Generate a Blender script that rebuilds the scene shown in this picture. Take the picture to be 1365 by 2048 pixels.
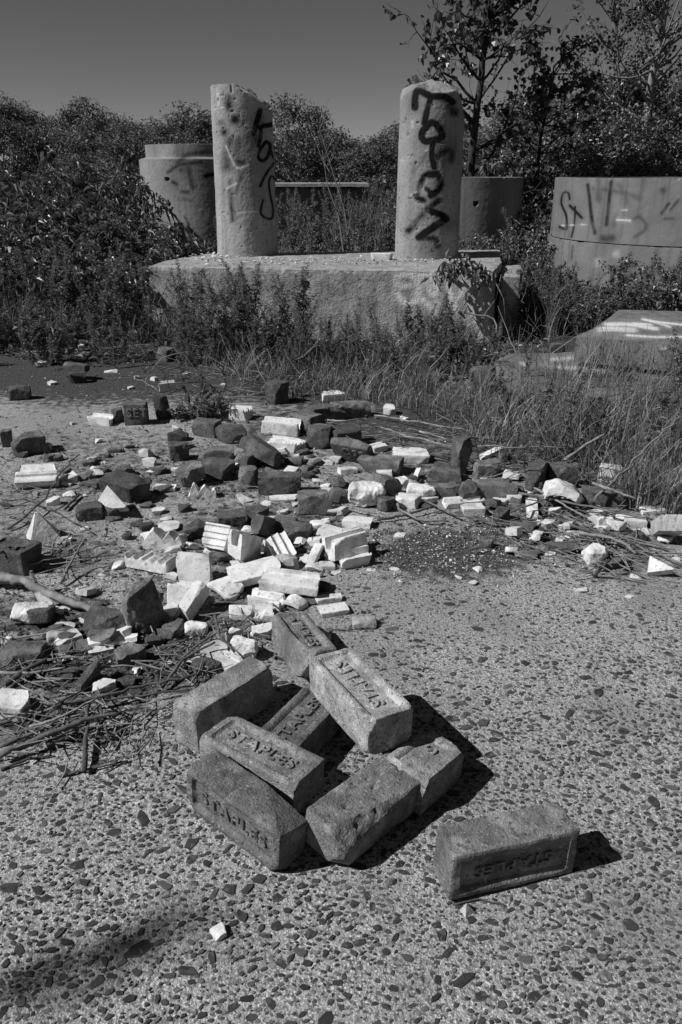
import bpy, bmesh, math, random
import numpy as np
from mathutils import Matrix, Vector
for o in list(bpy.data.objects): bpy.data.objects.remove(o)
SC = bpy.context.scene
COL = SC.collection
# ------------------------------------------------------------------ camera
F, CX, CY, YH, CAMH = 1593.0, 682.5, 1024.0, 346.0, 1.05     # a 28 mm lens, eye 1.05 m above the slab
TH = math.atan((CY - YH) / F)
cam = bpy.data.cameras.new('camera'); camo = bpy.data.objects.new('camera', cam); COL.objects.link(camo)
cam.sensor_fit = 'VERTICAL'; cam.sensor_height = 36; cam.sensor_width = 24; cam.lens = 28
cam.clip_start = .02; cam.clip_end = 2000
camo.location = (0, 0, CAMH); camo.rotation_euler = (math.pi/2 - TH, 0, 0)
SC.camera = camo
# ------------------------------------------------------------------ sky and sun
SUN_EL, SUN_AZ = math.radians(44), math.radians(18)          # shadows run to the right and 18 degrees away
tos = Vector((-math.cos(SUN_AZ)*math.cos(SUN_EL), -math.sin(SUN_AZ)*math.cos(SUN_EL), math.sin(SUN_EL)))
w = bpy.data.worlds.new('World'); SC.world = w; w.use_nodes = True
nt = w.node_tree; nt.nodes.clear()
sky = nt.nodes.new('ShaderNodeTexSky'); sky.sky_type = 'NISHITA'; sky.sun_disc = False
sky.sun_elevation = SUN_EL; sky.sun_rotation = math.atan2(tos.x, tos.y)
sky.air_density = 0.6; sky.dust_density = 0.15; sky.ozone_density = 1.0; sky.altitude = 300
sep = nt.nodes.new('ShaderNodeSeparateColor')                # black and white film behind a red filter
bg = nt.nodes.new('ShaderNodeBackground'); bg.inputs['Strength'].default_value = 0.055
wo = nt.nodes.new('ShaderNodeOutputWorld')
nt.links.new(sky.outputs[0], sep.inputs[0]); nt.links.new(sep.outputs[0], bg.inputs[0]); nt.links.new(bg.outputs[0], wo.inputs[0])
sl = bpy.data.lights.new('sun', 'SUN'); sl.energy = 4.7; sl.angle = math.radians(.5); sl.color = (1, 1, 1)
so = bpy.data.objects.new('sun', sl); COL.objects.link(so); so.location = (-8, -3, 9)
so.rotation_euler = tos.to_track_quat('Z', 'Y').to_euler()
SC.view_settings.view_transform = 'Standard'; SC.view_settings.look = 'None'
SC.view_settings.exposure = 0; SC.view_settings.gamma = 1; SC.view_settings.use_curve_mapping = False
SC.cycles.max_bounces = 5; SC.cycles.diffuse_bounces = 2; SC.cycles.glossy_bounces = 2; SC.cycles.transmission_bounces = 2; SC.cycles.transparent_max_bounces = 4
# ------------------------------------------------------------------ helpers
rng = np.random.default_rng(7)
def PX(x, y, z=0.0):
    """the point at height z that the photograph shows at pixel x, y"""
    d = np.array([(x-CX)/F, math.cos(TH), -math.sin(TH)]) + (CY-y)/F*np.array([0, math.sin(TH), math.cos(TH)])
    return np.array([0, 0, CAMH]) + (z-CAMH)/d[2]*d
def PD(x, y, Y):
    """the point at distance Y that the photograph shows at pixel x, y"""
    d = np.array([(x-CX)/F, math.cos(TH), -math.sin(TH)]) + (CY-y)/F*np.array([0, math.sin(TH), math.cos(TH)])
    return np.array([0, 0, CAMH]) + Y/d[1]*d
def proj(P):
    d = np.asarray(P, float) - [0, 0, CAMH]
    z = d[:, 1]*math.cos(TH) - d[:, 2]*math.sin(TH); u = d[:, 1]*math.sin(TH) + d[:, 2]*math.cos(TH)
    return np.stack([CX + F*d[:, 0]/z, CY - F*u/z], 1)
def rotm(yaw, pitch=0, roll=0):
    c, s = math.cos(yaw), math.sin(yaw); rz = np.array([[c,-s,0],[s,c,0],[0,0,1]])
    c, s = math.cos(pitch), math.sin(pitch); ry = np.array([[c,0,s],[0,1,0],[-s,0,c]])
    c, s = math.cos(roll), math.sin(roll); rx = np.array([[1,0,0],[0,c,-s],[0,s,c]])
    return rz @ ry @ rx
def _h(i, j, k, seed):
    n = (i*73856093) ^ (j*19349663) ^ (k*83492791) ^ (seed*2654435761 & 0x7fffffff)
    n = (n ^ (n >> 13)) * 1274126177 & 0x7fffffff
    n = (n ^ (n >> 16)) * 668265263 & 0x7fffffff
    return (n & 0xffff) / 32767.5 - 1
def noise(P, freq, seed=0, octv=1):
    """value noise, -1 to 1"""
    out = 0; amp = 1; tot = 0
    for o in range(octv):
        q = np.asarray(P)*freq*2**o + 31.7; i = np.floor(q).astype(np.int64); f = q - i; f = f*f*(3-2*f)
        r = 0
        for a in (0, 1):
            for b in (0, 1):
                for c in (0, 1):
                    wgt = (f[:,0] if a else 1-f[:,0])*(f[:,1] if b else 1-f[:,1])*(f[:,2] if c else 1-f[:,2])
                    r = r + wgt*_h(i[:,0]+a, i[:,1]+b, i[:,2]+c, seed+o*17)
        out = out + amp*r; tot += amp; amp *= .5
    return out/tot
def mesh_of(name, V, Fc, mat, smooth=False, sharp=None):
    me = bpy.data.meshes.new(name); me.from_pydata(np.asarray(V, float).tolist(), [], Fc if isinstance(Fc, list) else Fc.tolist())
    if mat: me.materials.append(mat)
    if smooth:
        me.shade_smooth()
        if sharp: me.set_sharp_from_angle(angle=math.radians(sharp))
    me.update(); return me
def link(name, me, parent=None, loc=None, col=None):
    o = bpy.data.objects.new(name, me); COL.objects.link(o)
    if parent is not None: o.parent = parent
    if loc is not None: o.location = tuple(float(v) for v in loc)
    if col is not None: o.color = (col, col, col, 1)
    return o
def tag(o, label=None, cat=None, group=None, kind=None):
    if label: o['label'] = label
    if cat: o['category'] = cat
    if group: o['group'] = group
    if kind: o['kind'] = kind
    return o
def attr(me, name, vals):
    a = me.attributes.new(name, 'FLOAT', 'POINT'); a.data.foreach_set('value', np.asarray(vals, np.float32)); return a
def boxgrid(L, W, H, res):
    """surface lattice of a box centred on the origin"""
    n = [max(2, int(round(d/res))) for d in (L, W, H)]
    idx = {}; V = []; Fc = []
    def vid(i, j, k):
        t = (i, j, k)
        if t not in idx:
            idx[t] = len(V); V.append((L*(i/n[0]-.5), W*(j/n[1]-.5), H*(k/n[2]-.5)))
        return idx[t]
    for i in range(n[0]):
        for j in range(n[1]):
            Fc.append((vid(i,j,0), vid(i,j+1,0), vid(i+1,j+1,0), vid(i+1,j,0)))
            Fc.append((vid(i,j,n[2]), vid(i+1,j,n[2]), vid(i+1,j+1,n[2]), vid(i,j+1,n[2])))
    for i in range(n[0]):
        for k in range(n[2]):
            Fc.append((vid(i,0,k), vid(i+1,0,k), vid(i+1,0,k+1), vid(i,0,k+1)))
            Fc.append((vid(i,n[1],k), vid(i,n[1],k+1), vid(i+1,n[1],k+1), vid(i+1,n[1],k)))
    for j in range(n[1]):
        for k in range(n[2]):
            Fc.append((vid(0,j,k), vid(0,j,k+1), vid(0,j+1,k+1), vid(0,j+1,k)))
            Fc.append((vid(n[0],j,k), vid(n[0],j+1,k), vid(n[0],j+1,k+1), vid(n[0],j,k+1)))
    return np.array(V), Fc
def rounded(V, L, W, H, r):
    h = np.array([L, W, H])/2 - r; q = np.clip(V, -h, h); d = V - q
    n = np.linalg.norm(d, axis=1, keepdims=True); n[n == 0] = 1
    return q + d/n*r*np.minimum(1, np.abs(d).max(1, keepdims=True)/r)
def chip(V, nrm, d, rough, seed):
    """break a corner or an edge off along a rough plane"""
    nrm = np.array(nrm, float); nrm /= np.linalg.norm(nrm)
    t = V @ nrm - d + rough*noise(V, 1/(rough*5+1e-6)*1.0, seed, 3)
    return V - np.maximum(t, 0)[:, None]*nrm
class Geo:
    """collects many little shapes into one mesh"""
    def __init__(s): s.V = []; s.F = []; s.n = 0
    def add(s, V, Fc):
        V = np.asarray(V, float); n = s.n; s.V.append(V); s.n += len(V)
        if isinstance(Fc, np.ndarray): s.F += (Fc + n).tolist()
        else: s.F += [[i+n for i in f] for f in Fc]
    def mesh(s, name, mat, smooth=False): return mesh_of(name, np.concatenate(s.V), s.F, mat, smooth)
def tube(P, R, sides=5, cap=True):
    P = np.asarray(P, float); n = len(P); R = np.broadcast_to(R, n); V = []; Fc = []
    for i in range(n):
        t = P[min(i+1, n-1)] - P[max(i-1, 0)]; t = t/(np.linalg.norm(t)+1e-9)
        a = np.cross(t, [0.31, .17, .93]); a /= np.linalg.norm(a)+1e-9; b = np.cross(t, a)
        for k in range(sides):
            an = 2*math.pi*k/sides; V.append(P[i] + R[i]*(math.cos(an)*a + math.sin(an)*b))
    for i in range(n-1):
        for k in range(sides):
            k2 = (k+1) % sides; Fc.append((i*sides+k, i*sides+k2, (i+1)*sides+k2, (i+1)*sides+k))
    if cap: Fc.append(tuple(range(sides))[::-1]); Fc.append(tuple((n-1)*sides+k for k in range(sides)))
    return np.array(V), Fc
# ------------------------------------------------------------------ materials (all grey: the photograph is black and white)
def g4(v): return (v, v, v, 1)
def material(name, lo, hi, scale=8, detail=6, rough=.9, bump=0, bscale=60, spec=.3, objcol=False, speck=None, extra=None, coord='Object', bdist=.004):
    m = bpy.data.materials.new(name); m.use_nodes = True; n = m.node_tree; N = n.nodes; Lk = n.links
    b = N['Principled BSDF']; b.inputs['Roughness'].default_value = rough; b.inputs['Specular IOR Level'].default_value = spec
    tc = N.new('ShaderNodeTexCoord'); src = tc.outputs[coord]
    nz = N.new('ShaderNodeTexNoise'); nz.inputs['Scale'].default_value = scale; nz.inputs['Detail'].default_value = min(detail, 4); nz.inputs['Roughness'].default_value = .62
    oi = N.new('ShaderNodeObjectInfo')
    ad = N.new('ShaderNodeVectorMath'); ad.operation = 'ADD'; Lk.new(src, ad.inputs[0])
    ml = N.new('ShaderNodeVectorMath'); ml.operation = 'SCALE'; ml.inputs[3].default_value = 13.7
    cb = N.new('ShaderNodeCombineXYZ'); Lk.new(oi.outputs['Random'], cb.inputs[0]); Lk.new(oi.outputs['Random'], cb.inputs[1]); Lk.new(cb.outputs[0], ml.inputs[0]); Lk.new(ml.outputs[0], ad.inputs[1])
    vec = ad.outputs[0]; Lk.new(vec, nz.inputs['Vector'])
    rp = N.new('ShaderNodeValToRGB'); rp.color_ramp.elements[0].position = .32; rp.color_ramp.elements[1].position = .68
    rp.color_ramp.elements[0].color = g4(lo); rp.color_ramp.elements[1].color = g4(hi); Lk.new(nz.outputs[0], rp.inputs[0])
    col = rp.outputs[0]
    def mix(fac, a, bcol, mode='MIX'):
        x = N.new('ShaderNodeMix'); x.data_type = 'RGBA'; x.blend_type = mode
        for sock, v in ((x.inputs[0], fac), (x.inputs[6], a), (x.inputs[7], bcol)):
            if hasattr(v, 'is_output'): Lk.new(v, sock)
            elif isinstance(v, (int, float)) and sock != x.inputs[0]: sock.default_value = g4(v)
            else: sock.default_value = v
        return x.outputs[2]
    def nnoise(sc, p0, p1, det=1):
        q = N.new('ShaderNodeTexNoise'); q.inputs['Scale'].default_value = sc; q.inputs['Detail'].default_value = min(det, 3); Lk.new(vec, q.inputs['Vector'])
        r = N.new('ShaderNodeMapRange'); r.inputs[1].default_value = p0; r.inputs[2].default_value = p1; Lk.new(q.outputs[0], r.inputs[0]); return r.outputs[0]
    if speck:
        for sc, p0, p1, v, st in speck:
            f = nnoise(sc, p0, p1)
            k = N.new('ShaderNodeMath'); k.operation = 'MULTIPLY'; k.inputs[1].default_value = st; Lk.new(f, k.inputs[0]); k.use_clamp = True
            col = mix(k.outputs[0], col, v)
    if objcol: col = mix(1.0, col, oi.outputs['Color'], 'MULTIPLY')
    if extra: col = extra(N, Lk, mix, nnoise, col, vec, b)
    Lk.new(col, b.inputs['Base Color'])
    if bump:
        q = N.new('ShaderNodeTexNoise'); q.inputs['Scale'].default_value = bscale; q.inputs['Detail'].default_value = 3; q.inputs['Roughness'].default_value = .7; Lk.new(vec, q.inputs['Vector'])
        bp = N.new('ShaderNodeBump'); bp.inputs['Strength'].default_value = bump; bp.inputs['Distance'].default_value = bdist
        Lk.new(q.outputs[0], bp.inputs['Height']); Lk.new(bp.outputs[0], b.inputs['Normal'])
    return m
def attrib(N, name):
    a = N.new('ShaderNodeAttribute'); a.attribute_name = name; return a.outputs['Fac']
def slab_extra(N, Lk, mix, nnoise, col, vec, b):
    d = attrib(N, 'dirt'); m = N.new('ShaderNodeMath'); m.operation = 'MULTIPLY_ADD'; m.inputs[1].default_value = .9  # mask of soil patches plus the branch shadow painted at lower left
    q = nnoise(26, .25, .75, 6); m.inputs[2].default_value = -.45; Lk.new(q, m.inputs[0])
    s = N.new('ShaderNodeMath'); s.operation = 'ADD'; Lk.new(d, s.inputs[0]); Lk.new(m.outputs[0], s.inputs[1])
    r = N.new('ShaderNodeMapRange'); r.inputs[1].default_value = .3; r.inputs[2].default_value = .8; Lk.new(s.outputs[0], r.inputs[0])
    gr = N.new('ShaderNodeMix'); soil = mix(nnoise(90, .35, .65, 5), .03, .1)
    col = mix(r.outputs[0], col, soil)  # the painted branch shadow takes this soil colour too
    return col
def stone_extra(N, Lk, mix, nnoise, col, vec, b):
    ge = N.new('ShaderNodeNewGeometry'); oi = N.new('ShaderNodeObjectInfo'); a = N.new('ShaderNodeMath'); a.operation = 'ADD'; Lk.new(ge.outputs['Random Per Island'], a.inputs[0]); Lk.new(oi.outputs['Random'], a.inputs[1])
    f = N.new('ShaderNodeMath'); f.operation = 'FRACT'; Lk.new(a.outputs[0], f.inputs[0]); rp = N.new('ShaderNodeValToRGB'); rp.color_ramp.elements[0].color = g4(.5); rp.color_ramp.elements[1].color = g4(1.9); rp.color_ramp.elements[1].position = 1; e = rp.color_ramp.elements.new(.7); e.color = g4(1.0)
    Lk.new(f.outputs[0], rp.inputs[0]); return mix(1.0, col, rp.outputs[0], 'MULTIPLY')
def paint_extra(N, Lk, mix, nnoise, col, vec, b):
    tc = N.new('ShaderNodeTexCoord'); mp = N.new('ShaderNodeMapping'); mp.inputs['Scale'].default_value = (16, 16, 1.1); Lk.new(tc.outputs['Object'], mp.inputs[0])     # rain streaks down the cast faces
    q = N.new('ShaderNodeTexNoise'); q.inputs['Scale'].default_value = 1; q.inputs['Detail'].default_value = 3; Lk.new(mp.outputs[0], q.inputs['Vector'])
    r = N.new('ShaderNodeMapRange'); r.inputs[1].default_value = .5; r.inputs[2].default_value = .72; r.inputs[4].default_value = .55; Lk.new(q.outputs[0], r.inputs[0]); col = mix(r.outputs[0], col, mix(1.0, col, .45, 'MULTIPLY'))
    r = N.new('ShaderNodeMapRange'); r.inputs[1].default_value = 0; r.inputs[2].default_value = .75; Lk.new(attrib(N, 'paint_dark'), r.inputs[0])
    col = mix(r.outputs[0], col, .008)
    r2 = N.new('ShaderNodeMapRange'); Lk.new(attrib(N, 'paint_white'), r2.inputs[0])
    return mix(r2.outputs[0], col, .72)
def leaf_material(name, lo, hi, rough=.45, spec=.45, trans=.25):
    m = bpy.data.materials.new(name); m.use_nodes = True; n = m.node_tree; N = n.nodes; Lk = n.links
    b = N['Principled BSDF']; b.inputs['Roughness'].default_value = rough; b.inputs['Specular IOR Level'].default_value = spec
    geo = N.new('ShaderNodeNewGeometry'); rp = N.new('ShaderNodeValToRGB'); rp.color_ramp.elements[0].color = g4(lo); rp.color_ramp.elements[1].color = g4(hi)
    e = rp.color_ramp.elements.new(.8); e.color = g4(lo+(hi-lo)*.4)
    Lk.new(geo.outputs['Random Per Island'], rp.inputs[0]); Lk.new(rp.outputs[0], b.inputs['Base Color'])
    t = N.new('ShaderNodeBsdfTranslucent'); Lk.new(rp.outputs[0], t.inputs['Color'])
    mx = N.new('ShaderNodeMixShader'); mx.inputs[0].default_value = trans
    Lk.new(b.outputs[0], mx.inputs[1]); Lk.new(t.outputs[0], mx.inputs[2]); Lk.new(mx.outputs[0], N['Material Output'].inputs[0])
    return m
M = {}
M['slab'] = material('weathered_concrete_slab', .225, .42, 70, 8, .95, 1.0, 150, .12, speck=[(330, .56, .64, .7, .85), (85, .58, .64, .12, .5), (150, .56, .63, .09, .8), (4.2, .5, .75, .2, .6), (1.3, .48, .7, .22, .5)], extra=slab_extra, bdist=.006)
M['stone'] = material('dark_aggregate_stone', .055, .115, 60, 4, .9, .7, 220, .2, extra=stone_extra)
M['earth'] = material('dry_earth', .03, .09, 3, 8, .95, .6, 40, .1)
M['brick'] = material('fired_clay_brick', .68, 1.3, 34, 8, .92, 1.0, 210, .12, objcol=True, speck=[(17, .56, .66, 1.9, .55), (120, .6, .68, .35, .7), (160, .62, .7, 2.2, .6), (11, .55, .66, .5, .6)], bdist=.0045)
M['brick_letter'] = M['brick']
M['tile'] = material('white_terracotta', .6, .82, 20, 6, .75, .6, 110, .3, objcol=True, speck=[(16, .56, .7, .36, .7), (90, .62, .7, .3, .7)], bdist=.004)
M['rock'] = material('rough_stone', .75, 1.2, 30, 8, .95, .9, 90, .15, objcol=True)
M['concrete'] = material('old_cast_concrete', .25, .37, 4, 9, .92, .55, 55, .2, speck=[(60, .63, .7, .12, .7), (2.2, .5, .7, .15, .5)], extra=paint_extra, bdist=.006)
M['ringconcrete'] = material('precast_ring_concrete', .15, .22, 3, 8, .9, .3, 60, .2, speck=[(2.5, .5, .7, .1, .6)], extra=paint_extra)
M['ringpale'] = material('pale_ring_concrete', .21, .31, 3, 8, .9, .4, 60, .2, speck=[(2.5, .5, .7, .15, .6), (60, .63, .7, .08, .6)], extra=paint_extra)
M['plinthconcrete'] = material('coarse_footing_concrete', .24, .4, 9, 9, .95, .9, 70, .15, speck=[(45, .6, .68, .12, .8), (80, .62, .7, .5, .5)], extra=paint_extra, bdist=.008)
M['slabpiece'] = material('weathered_slab_concrete', .12, .21, 8, 8, .95, .8, 60, .15, speck=[(40, .6, .68, .07, .7), (3, .5, .7, .09, .6)], extra=paint_extra, bdist=.006)
M['hole'] = material('dark_recess', .01, .015)
M['chip_white'] = material('white_chip', .5, .75, 30, rough=.8)
M['chip_dark'] = material('dark_crumb', .05, .13, 30, rough=.95)
M['chip_grey'] = material('grey_grit', .16, .34, 30, rough=.95)
M['wood'] = material('dead_wood', .12, .3, 30, 6, .9, .6, 120, .2, objcol=True)
M['bark'] = material('grey_bark', .07, .15, 14, 6, .9, .7, 60, .2)
M['bark_dark'] = material('dark_bark', .025, .06, 14, 6, .9, .7, 60, .2)
M['bark_pale'] = material('pale_bark', .16, .28, 10, 6, .9, .5, 60, .2)
M['leaf'] = leaf_material('shrub_leaf', .06, .32, .36, .5, .2)
M['leaf_weed'] = leaf_material('weed_leaf', .09, .36, .6, .3, .25)
M['leaf_far'] = leaf_material('treeline_leaf', .1, .25, .6, .3, .2)
M['leaf_poplar'] = leaf_material('poplar_leaf', .03, .17, .35, .5, .15)
M['seed'] = leaf_material('dry_seed_head', .14, .42, .8, .2, .3)
M['grass'] = leaf_material('dry_grass', .1, .5, .6, .3, .3)
M['stem'] = material('weed_stem', .1, .24, 30, rough=.8)
#@@PART2
# ------------------------------------------------------------------ ground, slab and its embedded stones
gv = [(-600,-300,-.06),(600,-300,-.06),(600,900,-.06),(-600,900,-.06)]
tag(link('ground', mesh_of('ground', gv, [(0,1,2,3)], M['earth'])), kind='structure')
DIRT_AND_SHADOW = [(900,1108,200,58,1.0),(770,1085,90,45,.6),(210,1335,260,85,1.0),(110,1235,200,60,.8),(340,1275,130,85,.9),(450,1240,170,70,.6),(50,1440,130,50,.8),
        (560,1060,210,55,.65),(1150,1050,250,70,.85),(1270,1130,140,45,.6),(200,742,480,72,1.2),(660,765,330,60,1.1),(880,830,220,60,1.0),(430,1180,220,60,.6),(700,850,330,60,.8),(900,900,300,70,.8),(1100,850,400,120,1.0),(680,690,900,80,1.2),(60,1080,180,60,.5),
        (60,1960,120,38,.5),(180,1905,130,36,.55),(300,1860,130,34,.4),(240,985,160,35,.5),(250,930,330,90,.5),(470,950,230,60,.6),(540,1075,230,80,.8),(120,1110,160,50,.6)]  # leading ellipses of this row paint the lower left branch shadow; the rest are dirt
def dirt_and_shadow_at(P):
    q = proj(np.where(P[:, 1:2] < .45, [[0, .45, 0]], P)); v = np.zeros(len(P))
    for cx, cy, rx, ry, s in DIRT_AND_SHADOW: v = np.maximum(v, s*np.exp(-(((q[:,0]-cx)/rx)**2 + ((q[:,1]-cy)/ry)**2)**1.5))
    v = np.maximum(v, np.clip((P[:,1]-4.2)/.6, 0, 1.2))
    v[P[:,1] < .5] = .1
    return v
xs = np.arange(-4.2, 4.21, .03); ys = np.arange(-2.4, 5.62, .03)
X, Y = np.meshgrid(xs, ys); sv = np.stack([X.ravel(), Y.ravel(), np.zeros(X.size)], 1)
sv[:, 2] = .0025*noise(sv, 6, 3, 3) - .001
nx = len(xs); ii = (np.arange(len(ys)-1)[:, None]*nx + np.arange(nx-1)[None]).ravel()
sf = np.stack([ii, ii+1, ii+1+nx, ii+nx], 1)
me = mesh_of('concrete_slab', sv, sf, M['slab'], True); attr(me, 'dirt', dirt_and_shadow_at(sv) + .12*noise(sv, 4, 9, 3))  # attribute holds real dirt and the painted branch shadow together
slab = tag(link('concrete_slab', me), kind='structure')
def stone_shape(seed):
    r = np.random.default_rng(seed); n = int(r.integers(7, 11)); a = np.linspace(0, 2*math.pi, n, endpoint=False) + r.uniform(-.22, .22, n)
    rad = r.uniform(.6, 1.12, n); sq = r.uniform(.45, .95)
    o = np.stack([np.cos(a)*rad, np.sin(a)*rad*sq, np.zeros(n)], 1)
    i = o*.8; i[:, 2] = 1; V = np.concatenate([o - [0,0,1.5], i + np.stack([np.zeros(n), np.zeros(n), r.uniform(-.3, .3, n)], 1), [[0,0,1.15]]])
    Fc = [(k, (k+1) % n, n+(k+1) % n, n+k) for k in range(n)] + [(n+k, n+(k+1) % n, 2*n) for k in range(n)]
    return V, Fc
SS = [stone_shape(100+k) for k in range(16)]
SM = []
for V, Fc in SS: SM.append(mesh_of('stone', V, Fc, M['stone'], True, 40))
cand = []; cell = {}
r = np.random.default_rng(5)
for t in range(38000):
    y = r.uniform(.45, 2.9) if r.random() < .72 else r.uniform(.45, 1.4); lim = .5*y + .28; x = r.uniform(-lim, lim)
    s = float(np.clip(np.exp(r.normal(math.log(.0046), .6)), .002, .015))
    key = (int(x/.035), int(y/.035)); ok = True
    for a in (-1, 0, 1):
        for b in (-1, 0, 1):
            for (px, py, ps) in cell.get((key[0]+a, key[1]+b), ()):
                if (px-x)**2 + (py-y)**2 < (ps+s)**2*.75: ok = False
    if ok: cell.setdefault(key, []).append((x, y, s)); cand.append((x, y, s))
cand = np.array(cand); P3 = np.concatenate([cand[:, :2], np.zeros((len(cand), 1))], 1)
dm = dirt_and_shadow_at(P3); cand = cand[(dm < .55) & (r.random(len(cand)) > np.clip((cand[:,1]-1.25)/1.3, 0, .85))]
P3 = np.concatenate([cand[:, :2], np.zeros((len(cand), 1))], 1)
q = proj(P3); inf = (q[:,0] > 0) & (q[:,0] < 1365) & (q[:,1] < 2046)
order = np.argsort(-(cand[:,2]/np.linalg.norm(P3-[0,0,CAMH], axis=1))*np.where(inf, 1, .0001)); big = set(order[:300].tolist())
G = Geo()
for i, (x, y, s) in enumerate(cand):
    k = int(r.integers(16)); yaw = r.normal(.15, .7); e = r.uniform(1, 1.55); hz = r.uniform(.0003, .0012)
    if i in big:
        o = link('stone', SM[k], slab, (x, y, .0)); o.rotation_euler = (0, 0, yaw); o.scale = (s*e, s, hz)
    else: G.add(SS[k][0]*[s*e, s, hz] @ rotm(yaw).T + [x, y, 0], SS[k][1])
tag(link('stones', G.mesh('stones', M['stone']), slab), kind='stuff')
# ------------------------------------------------------------------ bricks
def text_mesh(txt, size, ext, mat):
    cu = bpy.data.curves.new('lettering', 'FONT'); cu.body = txt; cu.size = size; cu.extrude = ext; cu.bevel_depth = size*.018; cu.bevel_resolution = 1
    cu.align_x = 'CENTER'; cu.align_y = 'CENTER'; cu.space_character = 1.12; cu.offset = 0; cu.resolution_u = 3
    ob = bpy.data.objects.new('tmp', cu); COL.objects.link(ob); bpy.context.view_layer.update()
    me = bpy.data.meshes.new_from_object(ob.evaluated_get(bpy.context.evaluated_depsgraph_get()))
    bpy.data.objects.remove(ob); bpy.data.curves.remove(cu)
    me.name = 'lettering'; me.materials.clear(); me.materials.append(mat); return me
BL, BW, BH = .22, .092, .068
def brick_geo(L, W, H, res, seed, panel=True, r=.0034, rough=.0016, chips=(), depth=.0068, px0=.018, py0=.016, pits=0, endgroove=False):
    V, Fc = boxgrid(L, W, H, res); V = rounded(V, L, W, H, r)
    if panel:
        top = V[:, 2] > H/2 - r*1.01
        dx = L/2 - px0 - np.abs(V[:,0]); dy = W/2 - py0 - np.abs(V[:,1])
        V[:, 2] -= np.where(top, depth*np.clip(np.minimum(dx, dy)/.004 + .5, 0, 1), 0)
    for k, (n, d, rg) in enumerate(chips): V = chip(V, n, d, rg, seed*7+k)
    rc = np.random.default_rng(seed+500)
    for k in range(6 if seed > 1 else 1):
        sg = np.array([rc.choice([-1, 1]), rc.choice([-1, 1]), rc.choice([-1, 1])])*rc.uniform(.3, 1, 3); sg /= np.linalg.norm(sg); V = chip(V, sg, (np.abs(sg)*[L/2, W/2, H/2]).sum()*rc.uniform(.86, .965), .003, seed*3+k)
    nn = np.stack([noise(V, 45, seed+a, 3) for a in range(3)], 1)
    V = V + rough*nn + .0016*np.stack([noise(V, 11, seed+5+a, 2) for a in range(3)], 1)
    # worn, crumbled arrises
    ed = np.sort(np.abs(V)/(np.array([L, W, H])/2), axis=1)[:, 1]
    V = V*(1 - .09*(np.clip((ed-.84)/.16, 0, 1)*np.clip(noise(V, 24, seed+11, 3)-.1, 0, 1))[:, None])
    if pits:
        for _ in range(pits):
            rr = np.random.default_rng(seed*31+_); c = np.array([rr.uniform(-L/2, L/2), rr.uniform(-W/2, W/2)]); rad = rr.uniform(.003, .009)
            d = np.hypot(V[:,0]-c[0], (V[:,1]-c[1])*1.3); V[:, 2] -= np.where((V[:,2] > H*.3) & (d < rad), (1-(d/rad)**2)*rad*.7, 0)
    return V, Fc
PRE = Matrix.Rotation(math.pi/2, 4, 'X')
def hero(p, label, seed, face='up', L=BL, W=BW, H=BH, txt='STAPLES', flip=False, col=.15, chips=(), panel=True, off=0, size=.034, pits=0, rough=.0012, name='brick', slope=0):
    x, y, z, yaw, pitch, roll = p[:6]
    V, Fc = brick_geo(L, W, H, .0038, seed, panel, chips=chips, pits=pits, rough=rough)
    R = Matrix(rotm(yaw, pitch, roll).tolist()).to_4x4()
    hh = H if face == 'up' else W
    mat = Matrix.Translation((x, y, z)) @ R @ Matrix.Translation((0, 0, hh/2)) @ (PRE if face == 'side' else Matrix())
    o = link(name, mesh_of('brick', V, Fc, M['brick'], True, 38), None, None, col); o.matrix_world = mat
    tag(o, label, 'brick', 'paving bricks stacked in the foreground')
    if txt:
        t = link('lettering', text_mesh(txt, size, .0018, M['brick']), o, None, col*1.05)
        t.location = (off, 0, H/2 - .0068 + .002); t.rotation_euler = (0, 0, math.pi if flip else 0); t.scale = (1.12, 1, 1)
    return o
hero((0.2628, 0.9651, 0.0036, 0.292, 0.03, 0.002), 'lone brick apart on the right, its lettered side turned to the viewer in shade', 1, 'side', flip=True, col=.19, size=.03,
     chips=[((-1,-.3,1.6), .125, .002), ((0,1,1), .073, .0025)])
hero((0.040, 1.0655, 0.0095, 0.8191, 0.06, 0.08), 'brick with pitted blank top and crumbled near edge, next to the lone brick', 2, 'up', txt=None, panel=False, col=.2, pits=14, rough=.0018,
     chips=[((-.2,-1,1.2), .047, .004), ((-1,-1,.4), .098, .004), ((.9,.8,.5), .115, .003)])
hero((-0.1662, 1.051, 0.0075, -0.6757, 0.075, -0.0202), 'frontmost brick standing on edge, lettered side to the left, near top corner broken off', 3, 'side', col=.15,
     chips=[((1.25,.95,.62), .126, .003), ((.25,1.1,-.35), .0555, .0015)])
hero((-0.2367, 1.352, 0.002, 0.9133, 0.02, -0.04), 'brick on edge at the back left of the stack with a notched near end', 4, 'side', txt=None, panel=False, col=.26, rough=.0015,
     chips=[((-1,.1,.9), .106, .002), ((1,-.6,.4), .118, .003)])
hero((-0.1493, 1.1624, 0.022, -0.5905, 0.03, -0.06), 'brick lying flat with STAPLES facing up, tucked behind the frontmost brick', 5, 'up', col=.24, chips=[((-1,1,.6), .137, .002), ((-.8,-1,.3), .135, .002)])
hero((0.0326, 1.2805, 0.072, -1.0684, 0.0032, -0.0228), 'topmost pale brick laid across the stack with upside-down lettering', 6, 'up', L=.236, W=.0964, H=.08, flip=True, col=.34, size=.036,
     chips=[((-1,.6,.8), .139, .002)])
hero((-0.0842, 1.275, 0.003, 1.0587, 0.02, 0.02), 'dark lettered brick half hidden under the topmost pale brick', 7, 'up', col=.14)
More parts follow.
